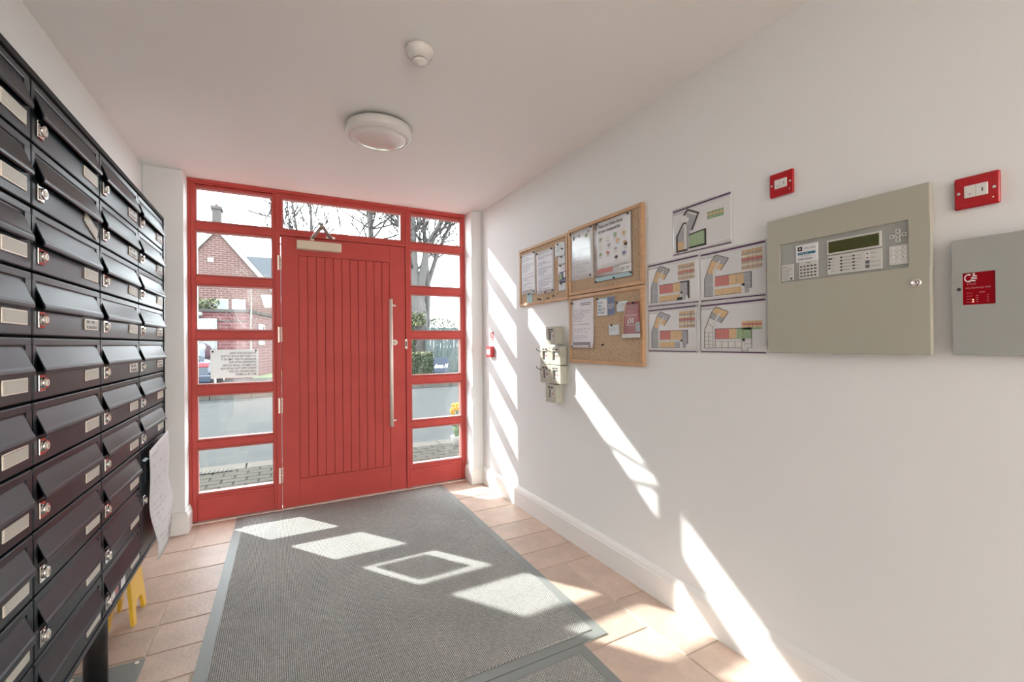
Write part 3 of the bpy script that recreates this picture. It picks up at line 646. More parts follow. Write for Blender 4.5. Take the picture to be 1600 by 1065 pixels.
text('lettering', 'IRONING SERVICE', .0125, .078, .113, .0125, 'whiteink', fly, 'CENTER', .85)
text('lettering', '£10', .034, .076, .078, .0125, 'whiteink', fly, 'CENTER', .9, bold=.001)
text('lettering', 'PER HOUR', .0135, .076, .063, .0125, 'whiteink', fly, 'CENTER', .9)
pin(fly, .09, .182, .004); pin(b3, .325, .112, .012); 
b3p = b3

# ------------------------------------------------------------------ floor plans
PW, PH = .312, .222
def plan(label, y0, z1, w_, title, shapes, key, mirrorless=True, curl=0):
    t = thing('floor_plan', label, 'floor plan', RW(y0, z1-PH, .0005), 'laminated floor plans on the white wall')
    b = MB(); b.grid(lambda s, q: Vector((s*w_, q*PH, .001+curl*(max(0, s-.94)/.06)**2)), 34, 6, 'plastic_paper'); o = b.obj('sheet', t); o.modifiers.new('thick', 'SOLIDIFY').thickness = .0005
    b = MB(); n = .0018
    b.prism([(.004, PH-.016), (w_-.004, PH-.012), (w_-.004, PH-.005), (.004, PH-.009)], n, n+.0003, 'purple'); b.box(.004, w_-.004, .004, .0085, n, n+.0003, 'purple')
    for pts, m, lay in shapes: b.prism([(p[0]*w_, p[1]*PH) for p in pts], n, n+.0003+.0003*lay, m)
    k0, k1, v0, v1, cols = key
    nn = len(cols)
    for i, c in enumerate(cols):
        h = (v1-v0)*PH/nn; b.box(k0*w_, k1*w_, v0*PH+i*h+.0006, v0*PH+(i+1)*h, n, n+.0003, c)
    for q in (.35, .55, .75): b.box((k0+(k1-k0)*q)*w_, (k0+(k1-k0)*q)*w_+.0006, v0*PH, v1*PH, n, n+.0006, 'pdark')
    b.obj('plan_print', t)
    text('lettering', title, .0085, .008, PH-.030, .0021, 'ink', t, 'LEFT', .9)
    return t
def wing(c, upper, rowtop, rowlow, white=False, dark=False):
    """the angled wing and long wing of the block; colours given per flat"""
    S = []
    tilt = [(.20, .80), (.27, .90), (.46, .79), (.39, .68)]          # top block
    S.append((tilt, upper[0], 0)); S.append(([(.16, .70), (.20, .80), (.39, .68), (.34, .59), (.25, .64)], upper[1], 0))
    S.append(([(.12, .58), (.16, .70), (.25, .64), (.22, .52)], upper[2], 0))
    S.append(([(.08, .45), (.12, .58), (.22, .52), (.22, .33), (.08, .33)], upper[3], 0)); S.append(([(.08, .10), (.08, .325), (.22, .325), (.22, .10)], upper[4], 0))
    S.append(([(.22, .12), (.22, .62), (.245, .62), (.245, .12)], 'pwhite', 2)); S.append(([(.22, .60), (.33, .78), (.35, .77), (.245, .59)], 'pwhite', 2))
    n = len(rowtop); x0 = .255; x1 = .80
    for i, m in enumerate(rowtop):
        a = x0+(x1-x0)*i/n; e = x0+(x1-x0)*(i+1)/n-.004; S.append(([(a, .28), (e, .28), (e, .47), (a, .47)], m, 0))
    S.append(([(.245, .235), (.70, .235), (.70, .275), (.245, .275)], 'pwhite', 2)); S.append(([(.66, .10), (.70, .10), (.70, .275), (.66, .275)], 'pwhite', 2))
    n = len(rowlow)
    for i, m in enumerate(rowlow):
        a = x0+(.655-x0)*i/n; e = x0+(.655-x0)*(i+1)/n-.004; S.append(([(a, .11), (e, .11), (e, .23), (a, .23)], m, 0))
    S.append(([(.705, .10), (.76, .10), (.76, .18), (.80, .18), (.80, .275), (.705, .275)], rowtop[-1], 0))
    # outlines
    for p, q in (((.08, .45), (.20, .80)), ((.20, .80), (.27, .90)), ((.27, .90), (.46, .79)), ((.46, .79), (.34, .59)), ((.08, .10), (.08, .45)), ((.08, .10), (.22, .10)), ((.255, .47), (.80, .47)), ((.80, .18), (.80, .47)), ((.255, .105), (.655, .105))):
        d = Vector((q[0]-p[0], q[1]-p[1])); nn = Vector((-d.y, d.x)).normalized()*(.009 if not dark else .03)
        S.append(([p, q, (q[0]+nn.x, q[1]+nn.y), (p[0]+nn.x, p[1]+nn.y)], 'pdark', 1))
    return S
G_, O_, R_, N_ = 'pgrey', 'porange', 'pred', 'pgreen'
topS = [([(.10, .10), (.10, .42), (.24, .62), (.36, .72), (.30, .30), (.30, .10)], G_, 0), ([(.22, .62), (.28, .84), (.46, .72), (.34, .46)], G_, 1), ([(.09, .09), (.09, .27), (.21, .27), (.21, .09)], O_, 1), ([(.31, .10), (.31, .37), (.58, .40), (.58, .12)], N_, 1),
        ([(.20, .82), (.28, .93), (.30, .89), (.235, .80)], 'pdark', 3), ([(.28, .93), (.49, .78), (.46, .76), (.28, .885)], 'pdark', 2), ([(.46, .78), (.49, .78), (.37, .46), (.34, .46)], 'pdark', 3), ([(.57, .10), (.60, .10), (.60, .42), (.57, .42)], 'pdark', 1), ([(.30, .09), (.30, .12), (.60, .13), (.60, .09)], 'pdark', 1), ([(.07, .06), (.07, .42), (.10, .42), (.10, .10), (.28, .10), (.28, .06)], 'pdark', 2), ([(.07, .40), (.22, .70), (.24, .68), (.10, .40)], 'pdark', 2),
        ([(.22, .10), (.22, .66), (.26, .66), (.26, .10)], 'pwhite', 3), ([(.16, .70), (.21, .80), (.32, .72), (.26, .60)], 'pwhite', 3), ([(.31, .36), (.31, .39), (.58, .425), (.58, .40)], 'pdark', 2)]
K = [O_, G_, O_, 'pwhite', O_, G_, R_, R_, O_, 'pwhite', O_, G_, O_, O_]
plan('laminated floor plan hung alone above the other four, with one large green block', 1.501, 1.905, PW, 'Block 1 - Fourth Floor', topS, (.62, .88, .58, .76, [N_, N_, O_, N_, 'pwhite']))
plan('laminated floor plan in the upper row nearest the cork boards, end block outlined dark', 1.665, 1.672, PW, 'Block 1 - Third Floor', wing(0, [G_, O_, O_, G_, G_], [R_, R_, O_, G_], [O_, O_, O_], dark=False)+[([(.66, .46), (.66, .49), (.83, .49), (.83, .12), (.80, .12), (.80, .46)], 'pdark', 2), ([(.60, .10), (.60, .16), (.70, .16), (.70, .10)], 'pdark', 3)], (.62, .92, .52, .84, K))
plan('laminated floor plan in the upper row beside the grey control cabinet, one red flat', 1.348, 1.672, .303, 'Block 1 - Second Floor', wing(0, [G_, O_, O_, G_, G_], [R_, R_, O_, O_, G_], [O_, O_, O_]), (.66, .95, .52, .88, K))
plan('laminated floor plan in the lower row nearest the cork boards, its edge curling', 1.664, 1.447, PW-.005, 'Block 1 - First Floor', wing(0, [G_, O_, O_, G_, G_], [R_, R_, O_, O_, G_], [O_, O_, O_, G_]), (.64, .93, .52, .87, K), curl=.012)
WS = wing(0, [O_, G_, 'pwhite', 'pwhite', 'pwhite'], [R_, R_, O_, N_, N_], ['pwhite', 'pwhite', 'pwhite'])[:-14]+[x for x in wing(0, [O_, G_, 'pwhite', 'pwhite', 'pwhite'], [R_, R_, O_, N_, N_], ['pwhite', 'pwhite', 'pwhite'])[-14:] if not (x[1] == N_ and x[0][0][0] > .7)]
def ln(p, q, wd=.007):
    d = Vector((q[0]-p[0], q[1]-p[1])); e = Vector((-d.y, d.x)).normalized()*wd
    return ([p, q, (q[0]+e.x, q[1]+e.y), (p[0]+e.x, p[1]+e.y)], 'greyink', 2)
WS += [ln(*k) for k in (((.08, .40), (.22, .40)), ((.08, .32), (.22, .32)), ((.08, .24), (.22, .24)), ((.08, .17), (.22, .17)), ((.15, .10), (.15, .40)), ((.12, .58), (.22, .52)), ((.16, .70), (.25, .64)), ((.20, .80), (.26, .76)), ((.255, .23), (.66, .23)), ((.255, .275), (.70, .275)), ((.36, .11), (.36, .23)), ((.46, .11), (.46, .23)), ((.56, .11), (.56, .23)), ((.66, .05), (.66, .23)), ((.66, .05), (.74, .05)), ((.74, .05), (.74, .11)), ((.74, .11), (.80, .11)), ((.80, .11), (.80, .28)), ((.70, .18), (.80, .18)), ((.22, .10), (.22, .52)), ((.255, .105), (.255, .47)))]
plan('laminated floor plan in the lower row beside the grey control cabinet, partly uncoloured', 1.351, 1.447, .305, 'Block 1 - Lower Ground Floor', WS, (.66, .94, .44, .60, [N_, O_, R_, O_]))

# ------------------------------------------------------------------ fire control cabinet
P = thing('fire_alarm_panel', 'large grey fire alarm control cabinet with olive display and keypad', 'alarm panel', RW(1.018, 1.233))
PWd, PHt, PT = .472, .493, .040
b = MB(); b.box(.004, PWd-.010, .004, PHt-.004, 0, .020, 'creamedge', .002); b.obj('back_box', P)
I = (.045, .423, .257, .396)     # inset window of the lid
b = MB()
b.box(0, PWd, 0, I[2], .022, PT, 'cream', .003); b.box(0, PWd, I[3], PHt, .022, PT, 'cream', .003); b.box(0, I[0], I[2]-.003, I[3]+.003, .022, PT-.00015, 'cream'); b.box(I[1], PWd, I[2]-.003, I[3]+.003, .022, PT-.00015, 'cream')
b.obj('lid', P)
b = MB(); b.box(I[0]-.002, I[1]+.002, I[2]-.002, I[3]+.002, .022, PT-.009, 'panelgrey'); ins = b.obj('display_plate', P)
n0 = PT-.009
def tile_(nm, u0, u1, v0, v1, m='keycream', th=.0035):
    b = MB(); b.box(u0, u1, v0, v1, n0, n0+th, m, .001); return b.obj(nm, ins)
tile_('instruction_label', .049, .092, .262, .321)
b = MB()
for k in range(9): b.box(.053, .053+rnd.uniform(.02, .035), .312-k*.0055, .3135-k*.0055, n0+.0035, n0+.0038, 'greyink')
b.prism([(.078, .266), (.088, .266), (.088, .274)], n0+.0035, n0+.0038, 'ink'); b.obj('small_print', ins)
tile_('zone_key_pad', .112, .174, .263, .322)
for i in range(5):
    for j in range(4):
        b = MB(); b.box(.1165+i*.0115, .1215+i*.0115, .269+j*.0112, .274+j*.0112, n0+.0035, n0+.0044, 'ink'); b.box(.1222+i*.0115, .1250+i*.0115, .2695+j*.0112, .2725+j*.0112, n0+.0035, n0+.0039, 'greyink'); b.obj('zone_lamp', ins)
b = MB(); b.box(.137, .149, .3155, .3175, n0+.0035, n0+.0038, 'ink'); b.obj('small_print', ins)
stk = tile_('service_sticker', .102, .174, .322, .383, 'paper', .0045)
b = MB(); b.box(.109, .124, .361, .376, n0+.0045, n0+.0049, 'ink'); b.prism([(.113, .366), (.1165, .373), (.120, .366)], n0+.0049, n0+.0052, 'whiteink'); b.box(.109, .167, .347, .3555, n0+.0045, n0+.0049, 'teal'); b.box(.118, .150, .343, .3445, n0+.0045, n0+.0049, 'pgrey'); b.box(.112, .158, .3395, .3408, n0+.0045, n0+.0049, 'pgrey'); b.obj('sticker_print', ins)
text('lettering', 'ON-CALL', .0098, .129, .3655, n0+.0050, 'ink', ins, 'LEFT', .95); text('lettering', '07860 006633', .0088, .109, .3285, n0+.0050, 'ink', ins, 'LEFT', .95, bold=.00015)
text('lettering', 'service desk', .006, .113, .3495, n0+.0052, 'whiteink', ins)
b = MB(); b.box(.203, .356, .331, .381, n0, n0+.005, 'keycream', .0015); b.obj('display_bezel', ins)
b = MB(); b.box(.2085, .3500, .3365, .3745, n0+.004, n0+.0054, 'lcd'); b.obj('display_screen', ins)
tile_('legend_plate', .203, .356, .264, .327)
words = [['FIRE', 'Fault', 'Delay', 'Test', 'Power'], ['ALARM FAULT', 'SYSTEM FAULT', 'POWER FAULT', 'GENERAL DIS', 'SUPERVISE'], ['Sounders', 'Sounders', 'Zone 1', 'Zone 2', 'Zone 3']]
for ci, (u, ws) in enumerate(zip((.207, .2425, .278), words)):
    for k, s in enumerate(ws):
        v = .3145-k*.0105
        b = MB(); b.box(u, u+(.011 if ci == 0 and k == 0 else .0055), v, v+.005, n0+.0035, n0+.0042, 'ink' if not (ci == 0 and k == 4) else 'whiteink'); b.obj('indicator', ins)
        text('lettering', s, .0046, u+(.0125 if ci == 0 and k == 0 else .0068), v+.0008, n0+.0040, 'ink', ins)
for k in range(4):
    b = MB(); v = .3120-k*.0135; b.box(.3125, .3245, v-.001, v+.0105, n0+.0035, n0+.0045, 'white' if k < 2 else 'greyink', .0006)
    b.box(.3155, .3215, v+.003, v+.0065, n0+.0045, n0+.0048, 'ink'); b.obj('function_button', ins)
    text('lettering', ('Resound', 'Silence', 'Sounder Dis', 'Console Dis')[k], .0048, .3265, v+.003, n0+.0040, 'ink', ins)
for u, v, s in ((.396, .370, '▲'), (.396, .3565, ''), (.396, .343, '▼'), (.381, .3555, ''), (.411, .3575, '')):
    b = MB(); b.box(u-.006, u+.006, v-.0055, v+.0055, n0, n0+.004, 'keycream', .001); b.lathe([(.0012, 0), (.0026, 0), (.0026, .0003), (.0012, .0003)], 'ink', (u, v, n0+.004), 10); b.obj('arrow_key', ins)
tile_('number_pad', .3735, .4205, .269, .327)
for i in range(3):
    for j in range(4):
        u, v = .3765+i*.0145, .3145-j*.0135
        b = MB(); b.box(u, u+.0125, v-.001, v+.0085, n0+.0033, n0+.0046, 'white', .001); b.obj('number_key', ins)
        s = ('1', '2', '3', '4', '5', '6', '7', '8', '9', 'ESC', '0', 'ENT')[j*3+i]
        text('lettering', s, .0065 if len(s) == 1 else .004, u+.0015, v+.0015, n0+.0049, 'ink', ins)
b = MB(); b.lathe([(0, .0), (.013, .0), (.013, .003), (.010, .005), (.0085, .005), (.0085, .003), (0, .003)], 'chrome', (.440, .209, PT), 24); b.box(.4375, .4425, .2085, .2098, PT+.003, PT+.0036, 'void'); b.obj('lid_lock', P)

def plate(label, y0, y1, z0, z1):
    wd, ht = y0-y1, z1-z0
    t = thing('red_switch_plate', label, 'switch', RW(y0, z0), 'red switch plates above the cabinets')
    b = MB(); b.box(0, wd, 0, ht, 0, .012, 'signalred', .005, 3); b.obj('face_plate', t)
    b = MB(); b.box(wd*.24, wd*.76, ht*.32, ht*.70, .0115, .015, 'white', .002); b.obj('rocker', t)
    b = MB(); b.box(wd*.50, wd*.506, ht*.33, ht*.69, .0148, .0152, 'greyink'); b.box(wd*.63, wd*.655, ht*.44, ht*.56, .0148, .0153, 'ink'); b.box(wd*.36, wd*.39, ht*.41, ht*.44, .0148, .0153, 'ink'); b.obj('rocker_mark', t)
    for q in (.115, .885):
        b = MB(); b.cyl((wd*q, ht*.5, .012), (wd*q, ht*.5, .0135), .004, .0035, 'chrome', 14); b.obj('screw', t)
    b = MB(); b.sphere((wd*.86, ht*.2, .0118), .0022, 'whiteink', 1); b.obj('neon', t)
plate('square red switch plate on the wall over the floor plans and cabinet corner', 1.024, .936, 1.819, 1.908)
plate('red switch plate on the bare wall above the cabinet with the red window', .504, .415, 1.634, 1.721)

E_ = thing('exchange_cabinet', 'plain grey steel cabinet with a small red display window', 'cabinet', RW(.505, 1.235))
b = MB(); b.box(.006, .345, .004, .310, 0, .012, 'creamedge'); b.obj('back_box', E_)
b = MB(); b.box(0, .35, 0, .085+.05, .012, .030, 'panelgrey', .002); b.box(0, .35, .221, .314, .012, .030, 'panelgrey', .002); b.box(0, .021, .133, .223, .012, .0299, 'panelgrey'); b.box(.084, .35, .133, .223, .012, .0299, 'panelgrey'); b.obj('lid', E_)
b = MB(); b.box(.020, .085, .134, .222, .012, .0265, 'darkred'); wn_ = b.obj('red_window', E_)
b = MB(); b.cyl((.0145, .178, .030), (.0145, .178, .031), .0045, .0045, 'ink', 16); b.obj('lock', E_)
b = MB()   # handset and sound waves
for k in range(8):
    a0 = math.radians(100+k*20); a1 = math.radians(100+(k+1)*20); c = (.033, .207)
    b.prism([(c[0]+.009*math.cos(a0), c[1]+.011*math.sin(a0)), (c[0]+.009*math.cos(a1), c[1]+.011*math.sin(a1)), (c[0]+.0065*math.cos(a1), c[1]+.0085*math.sin(a1)), (c[0]+.0065*math.cos(a0), c[1]+.0085*math.sin(a0))], .0265, .0270, 'whiteink')
b.box(.031, .037, .214, .218, .0265, .027, 'whiteink'); b.box(.031, .037, .196, .200, .0265, .027, 'whiteink')
for k, (u, ln) in enumerate(((.036, .010), (.038, .011), (.041, .008))): b.prism([(u, .199+k*.006), (u+ln, .197+k*.006), (u+ln, .2+k*.006), (u, .203+k*.0065)], .0265, .027, 'whiteink')
b.box(.041, .045, .2165, .2195, .0265, .027, 'whiteink'); b.obj('phone_symbol', wn_)
text('lettering', 'EVCS', .0062, .029, .1885, .0270, 'pinkink', wn_, sx=1.3); text('lettering', 'Line Exchange Unit', .0062, .0265, .1785, .0270, 'pinkink', wn_, bold=.0001)
b = MB()
for j in range(4):
    for u in (.047, .067): b.box(u, u+.004, .142+j*.0055, .1432+j*.0055, .0265, .0269, 'pinkink')
    b.box(.028, .040, .142+j*.008, .1428+j*.008, .0265, .0269, 'pinkink')
b.box(.053, .064, .1665, .168, .0265, .0269, 'pinkink'); b.obj('small_print', wn_)
gl = mat('amber_led', (1, .65, .35), .3, emit=1.2)
for v in (.1425, .148):
    b = MB(); b.sphere((.041, v, .0268), .0016, gl, 1, (1.3, .8, .5)); b.obj('led', wn_)

# ------------------------------------------------------------------ keyed switch boxes by the cork board
def swbox(label, y0, z0, wt=False):
    t = thing('switch_box', label, 'switch box', RW(y0, z0), 'six small switch boxes on the white wall')
    S = .122
    b = MB(); b.box(.002, S-.002, .002, S-.002, 0, .046, 'swbox', .003); b.obj('back_box', t)
    b = MB(); b.box(.0, S, 0, .030, .046, .060, 'swbox', .003); b.box(0, S, .088, S, .046, .060, 'swbox', .003); b.box(0, .030, .028, .090, .046, .0598, 'swbox'); b.box(.092, S, .028, .090, .046, .0598, 'swbox'); b.obj('cover', t)
    b = MB(); b.box(.029, .093, .029, .089, .046, .050, 'keycream'); b.box(.030, .048, .030, .088, .050, .0505, 'greyink'); b.obj('element', t)
    b = MB(); b.cyl((.070, .058, .050), (.070, .058, .053), .008, .007, 'pred', 12); b.obj('indicator_dot', t)
    b = MB(); b.box(.028, .056, .097, .106, .060, .0604, 'ink'); b.box(.064, .090, .097, .106, .060, .0604, 'ink'); b.box(.034, .084, .091, .093, .060, .0604, 'greyink'); b.obj('cover_print', t)
    return t
swbox('topmost of the small grey switch boxes below the cork board, alone in its row', 2.545, 1.263)
sw = [('small switch box in the upper pair, on the side nearest the red door', 2.620, 1.130, 1), ('small switch box in the upper pair, on the side nearest the cork board', 2.496, 1.130, 1),
      ('small switch box in the lower pair, on the side nearest the red door', 2.620, 1.005, 1), ('small switch box in the lower pair, on the side nearest the cork board', 2.496, 1.005, 1)]
for lb, yy, zz, k in sw:
    t = swbox(lb, yy, zz)
    b = MB(); b.tube([(.012, .085, .06), (-.006, .098, .085), (.0, .110, .09)], .0022, 'ink', 6); b.obj('seal_tag', t)
swbox('lowest of the small grey switch boxes, alone under the two pairs', 2.553, .878)

cp = thing('fire_call_point', 'small red break glass call point on the sunlit wall beside the door', 'call point', RW(3.572, 1.155))
b = MB(); b.box(0, .10, 0, .095, 0, .034, 'signalred', .006); b.obj('body', cp)
b = MB(); b.box(.020, .080, .024, .070, .034, .0355, 'white', .001); b.obj('glass_plate', cp)
b = MB(); b.cyl((.05, .047, .0355), (.05, .047, .0365), .009, .009, 'ink', 12); b.obj('press_mark', cp)
cs = thing('call_point_sign', 'small white sign with red print above the red call point', 'sign', RW(3.56, 1.275))
b = MB(); b.box(0, .085, 0, .105, 0, .002, 'white'); b.obj('plate', cs)
b = MB(); b.box(.030, .080, .045, .10, .002, .0025, 'signalred'); b.box(.050, .066, .055, .085, .0025, .003, 'whiteink'); b.box(.008, .022, .05, .098, .002, .0025, 'signalred'); b.box(.028, .080, .028, .036, .002, .0025, 'signalred'); b.obj('print', cs)
text('lettering', 'FIRE', .022, .022, .006, .0026, 'signalred', cs)

# ------------------------------------------------------------------ street outside
def slab(nm, x0, x1, y0, y1, z, m, t=.2):
    b = MB(); b.box(x0, x1, y0, y1, z-t, z, m); return struct(b.obj(nm))
slab('lawn', -60, 60, 18.4, 120, .08, 'grass'); slab('driveway', -8, 4.2, 16.9, 18.5, .09, 'concrete'); slab('front_path', 4.2, 60, 16.9, 18.4, -.02, 'concrete')
slab('far_pavement', -40, 40, 13.62, 16.9, .0, 'concrete'); slab('road', -40, 40, 6.08, 13.5, -.11, 'asphalt'); slab('forecourt_bed', -12, 12, YF+.09, 5.8, -.108, 'bed')
fk = struct(link('far_kerb', None, None, ID(0, 13.5, 0)))
for k in range(16):
    b = MB(); b.box(-7+k*.92, -7+k*.92+.905, 0, .12, -.11, .012, 'kerb', .008, 1); b.obj('kerb_stone', fk)
nk = struct(link('near_kerb', None, None, ID(0, 5.80, 0)))
for k in range(14):
    b = MB(); b.box(-2.6+k*.46, -2.6+k*.46+.448, 0, .27, -.2, -.098, 'kerb', .006, 1); b.obj('kerb_stone', nk)
pv = struct(link('forecourt_paving', None, None, ID(0, 0, 0)))
for rr in range(14):
    for cc in range(19):
        b = MB() if rr+cc == 0 else None
        if b: b.box(0, .212, 0, .124, -.06, 0, 'paver', .006, 1); pvm = b.mesh('paver')
        link('paver', pvm, pv, ID(-1.6+cc*.222+(rr % 2)*.111, 4.0+rr*.1285, -.100+rnd.uniform(-.002, .002)))
dg = thing('drain_grate', 'black slotted drain grate let into the paving outside the glass', 'drain', ID(-.78, 5.735, -.098))
b = MB(); b.box(0, .36, 0, .11, 0, .006, 'void'); b.obj('trough', dg)
for k in range(9):
    b = MB(); b.box(.004+k*.04, .022+k*.04, .002, .108, .006, .012, 'kerb'); b.obj('bar', dg)

H = thing('house', 'red brick house with a white gable trim and a chimney across the road', 'house', ID(-2.32, 24, 0))
def gy(x): return 6.80-1.245*abs(x)
b = MB(); hw = 3.3; bb = bmesh.new()
pts = [(-hw, 0), (hw, 0), (hw, gy(hw)-.25), (0, 6.55), (-hw, gy(hw)-.25)]
b.prism([(x, z) for x, z in pts], 0, .3, 'brick', axis='v'); b.box(-hw, -hw+.3, .3, 7, 0, 2.4, 'brick'); b.box(hw-.3, hw, .3, 7, 0, 2.4, 'brick'); b.obj('wall', H)
for sx in (-1, 1):
    b = MB(); e = 3.5
    b.prism([(0, 6.80), (0, 6.48), (sx*e, gy(e)-.32), (sx*e, gy(e))], -.12, .02, 'trimwhite', axis='v'); b.obj('gable_board', H)
    b = MB(); b.prism([(0, 6.86), (0, 6.72), (sx*e, gy(e)-.08), (sx*e, gy(e)+.06)], .02, 7.2, 'slate', axis='v'); b.obj('roof', H)
b = MB(); b.box(-.20, .14, .1, .7, 6.3, 7.56, 'chimney', .01); b.box(-.25, .19, .05, .75, 7.5, 7.64, 'chimney', .01); b.cyl((-.04, .4, 7.64), (-.04, .4, 7.80), .08, .07, 'brick', 10); b.obj('chimney', H)
for x0, x1 in ((-.165, .425), (.549, 1.102)):
    b = MB(); b.ring(x0, x1, 2.90, 3.395, .07, -.02, .02, 'trimwhite'); b2_ = b
    o = b.obj('window', H, frame_mtx((0, 0, 0), (1, 0, 0), (0, 0, 1)))
    b = MB(); b.box(x0+.06, x1-.06, 2.96, 3.33, .0, .008, 'darkglass'); b.obj('pane', o)
b = MB(); b.ring(-.36, -.13, 5.05, 5.25, .05, .0, .03, 'trimwhite'); b.box(-.32, -.17, 5.09, 5.21, .0, .01, 'greyink'); b.obj('air_vent', H, frame_mtx((0, 0, 0), (1, 0, 0), (0, 0, 1)))
Wg = thing('rear_house', 'slate roofed house wing standing behind the brick gable', 'house', ID(-.2, 32, 0))
b = MB(); b.box(-1.6, 3, .7, 5, 0, 4.6, 'brick'); b.obj('wall', Wg)
b = MB(); b.mi('slate'); bb = bmesh.new(); P_ = [[bb.verts.new((x, yv, z)) for yv, z in ((.3, 4.3), (2.8, 7.3), (5.6, 4.3))] for x in (-1.9, 3.2)]; bb.faces.new(P_[0]); bb.faces.new(P_[1][::-1]); [bb.faces.new((P_[0][i], P_[0][(i+1) % 3], P_[1][(i+1) % 3], P_[1][i])) for i in range(3)]; bmesh.ops.recalc_face_normals(bb, faces=list(bb.faces)); b.add(bb, 'slate'); b.obj('roof', Wg)
# garage in front of the house
Gr = thing('garage', 'flat roofed red brick garage with a white door in front of the gabled house', 'garage', ID(-.86, 18.5, .09))
b = MB(); b.prism([(-5, 0), (0, 0), (.86, 3.6), (.86, 5.2), (-5, 5.2)], 0, 2.36, 'brick2'); b.obj('wall', Gr)
b = MB(); b.prism([(-5.06, -.06), (.03, -.06), (.92, 3.58), (.92, 5.25), (-5.06, 5.25)], 2.36, 2.46, 'concrete'); b.obj('coping', Gr)
b = MB(); b.prism([(-5.02, -.02), (.0, -.02), (.0, -.02), (0, 0), (-5, 0)], 2.04, 2.08, 'concrete'); b.obj('string_course', Gr)
b = MB(); b.box(-3.0, -.94, -.06, .02, .0, 2.13, 'trimwhite', .01); gd = b.obj('garage_door', Gr)
for k in range(6):
    b = MB(); b.box(-2.96, -.98, -.075, -.06, .05+k*.34, .36+k*.34, 'trimwhite', .01); b.obj('door_panel', gd)
b = MB()
for k in range(10):
    a0, a1 = math.pi*k/10, math.pi*(k+1)/10; c = (-1.45, 1.62)
    b.prism([(c[0], c[1]), (c[0]+.2*math.cos(a0), c[1]+.2*math.sin(a0)), (c[0]+.2*math.cos(a1), c[1]+.2*math.sin(a1))], -.09, -.076, 'darkglass' if k % 2 else 'greyink', axis='v')
b.obj('fanlight', gd)
b = MB(); b.cyl((-1.42, -.02, 2.18), (-1.42, -.16, 2.18), .03, .03, 'ink', 8); b.sphere((-1.42, -.16, 2.26), .085, 'trimwhite', 2); b.obj('globe_lamp', Gr)
ang = math.atan2(3.6, .86)
b = MB(); b.ring(1.1, 1.9, 1.2, 2.0, .09, 0, .04, 'trimwhite'); o = b.obj('window', Gr, frame_mtx((0, 0, 0), (math.cos(ang), math.sin(ang), 0), (0, 0, 1)))
b = MB(); b.box(1.18, 1.82, 1.28, 1.92, .0, .012, 'darkglass'); b.obj('pane', o)

# parked car, seen from behind
car = thing('parked_car', 'dark blue car parked before the white garage door, seen from behind', 'car', ID(-2.38, 14.3, 0.0))
def loft(b, secs, m, n=12):
    """secs: (y, half width, z low, z high) rounded sections"""
    bb = bmesh.new(); rings = []
    for yv, hwid, zl, zh in secs:
        ring = []
        for k in range(n*2):
            a = 2*math.pi*k/(n*2); ca, sa = math.cos(a), math.sin(a)
            q = .45
            ring.append(bb.verts.new((hwid*math.copysign(abs(ca)**q, ca), yv, (zl+zh)/2+(zh-zl)/2*math.copysign(abs(sa)**q, sa))))
        rings.append(ring)
    for i in range(len(rings)-1):
        for k in range(n*2): fc = bb.faces.new((rings[i][k], rings[i][(k+1) % (n*2)], rings[i+1][(k+1) % (n*2)], rings[i+1][k])); fc.smooth = True
    bb.faces.new(rings[0]); bb.faces.new(rings[-1][::-1]); bmesh.ops.recalc_face_normals(bb, faces=list(bb.faces)); b.add(bb, m)
part('body', lambda b: loft(b, [(0, .78, .30, .78), (.08, .85, .24, .90), (.6, .87, .20, .94), (2.6, .87, .20, .92), (3.5, .82, .22, .80), (3.85, .70, .28, .66)], 'carpaint'), car)
part('cabin', lambda b: loft(b, [(.10, .70, .86, 1.00), (.38, .66, .86, 1.33), (1.0, .66, .86, 1.40), (1.8, .65, .86, 1.37), (2.5, .70, .86, .95)], 'carpaint'), car)
part('rear_window', lambda b: b.prism([(.105, .98), (.335, 1.30), (.325, 1.31), (.09, .99)], -.55, .55, 'darkglass', axis='u'), car) if False else None
b = MB(); bb = bmesh.new(); vs = [bb.verts.new(p) for p in ((-.60, .10, .985), (.60, .10, .985), (.54, .345, 1.285), (-.54, .345, 1.285))]; bb.faces.new(vs); r_ = bmesh.ops.extrude_face_region(bb, geom=list(bb.faces)); [setattr(v, 'co', v.co+Vector((0, -.035, .02))) for v in r_['geom'] if isinstance(v, bmesh.types.BMVert)]; bmesh.ops.recalc_face_normals(bb, faces=list(bb.faces)); b.add(bb, 'darkglass'); b.obj('rear_window', car)
for sx in (-1, 1):
    part('tail_light', lambda b: b.box(sx*.66-.14, sx*.66+.14, -.03, .06, .70, .82, 'tail', .02), car)
part('bumper', lambda b: b.box(-.82, .82, -.06, .12, .28, .50, 'carpaint', .04), car)
part('number_plate', lambda b: b.box(-.26, .26, -.07, -.055, .52, .63, 'whiteink', .004), car)
part('light_strip', lambda b: b.box(-.52, .52, -.02, .02, .74, .77, 'tail', .005), car)
for sx in (-1, 1):
    for yv in (.70, 3.05):
        part('wheel', lambda b: (b.cyl((sx*.66, yv, .31), (sx*.86, yv, .31), .31, .31, 'tyre', 20), b.cyl((sx*.86, yv, .31), (sx*.875, yv, .31), .19, .18, 'metal', 14)), car)

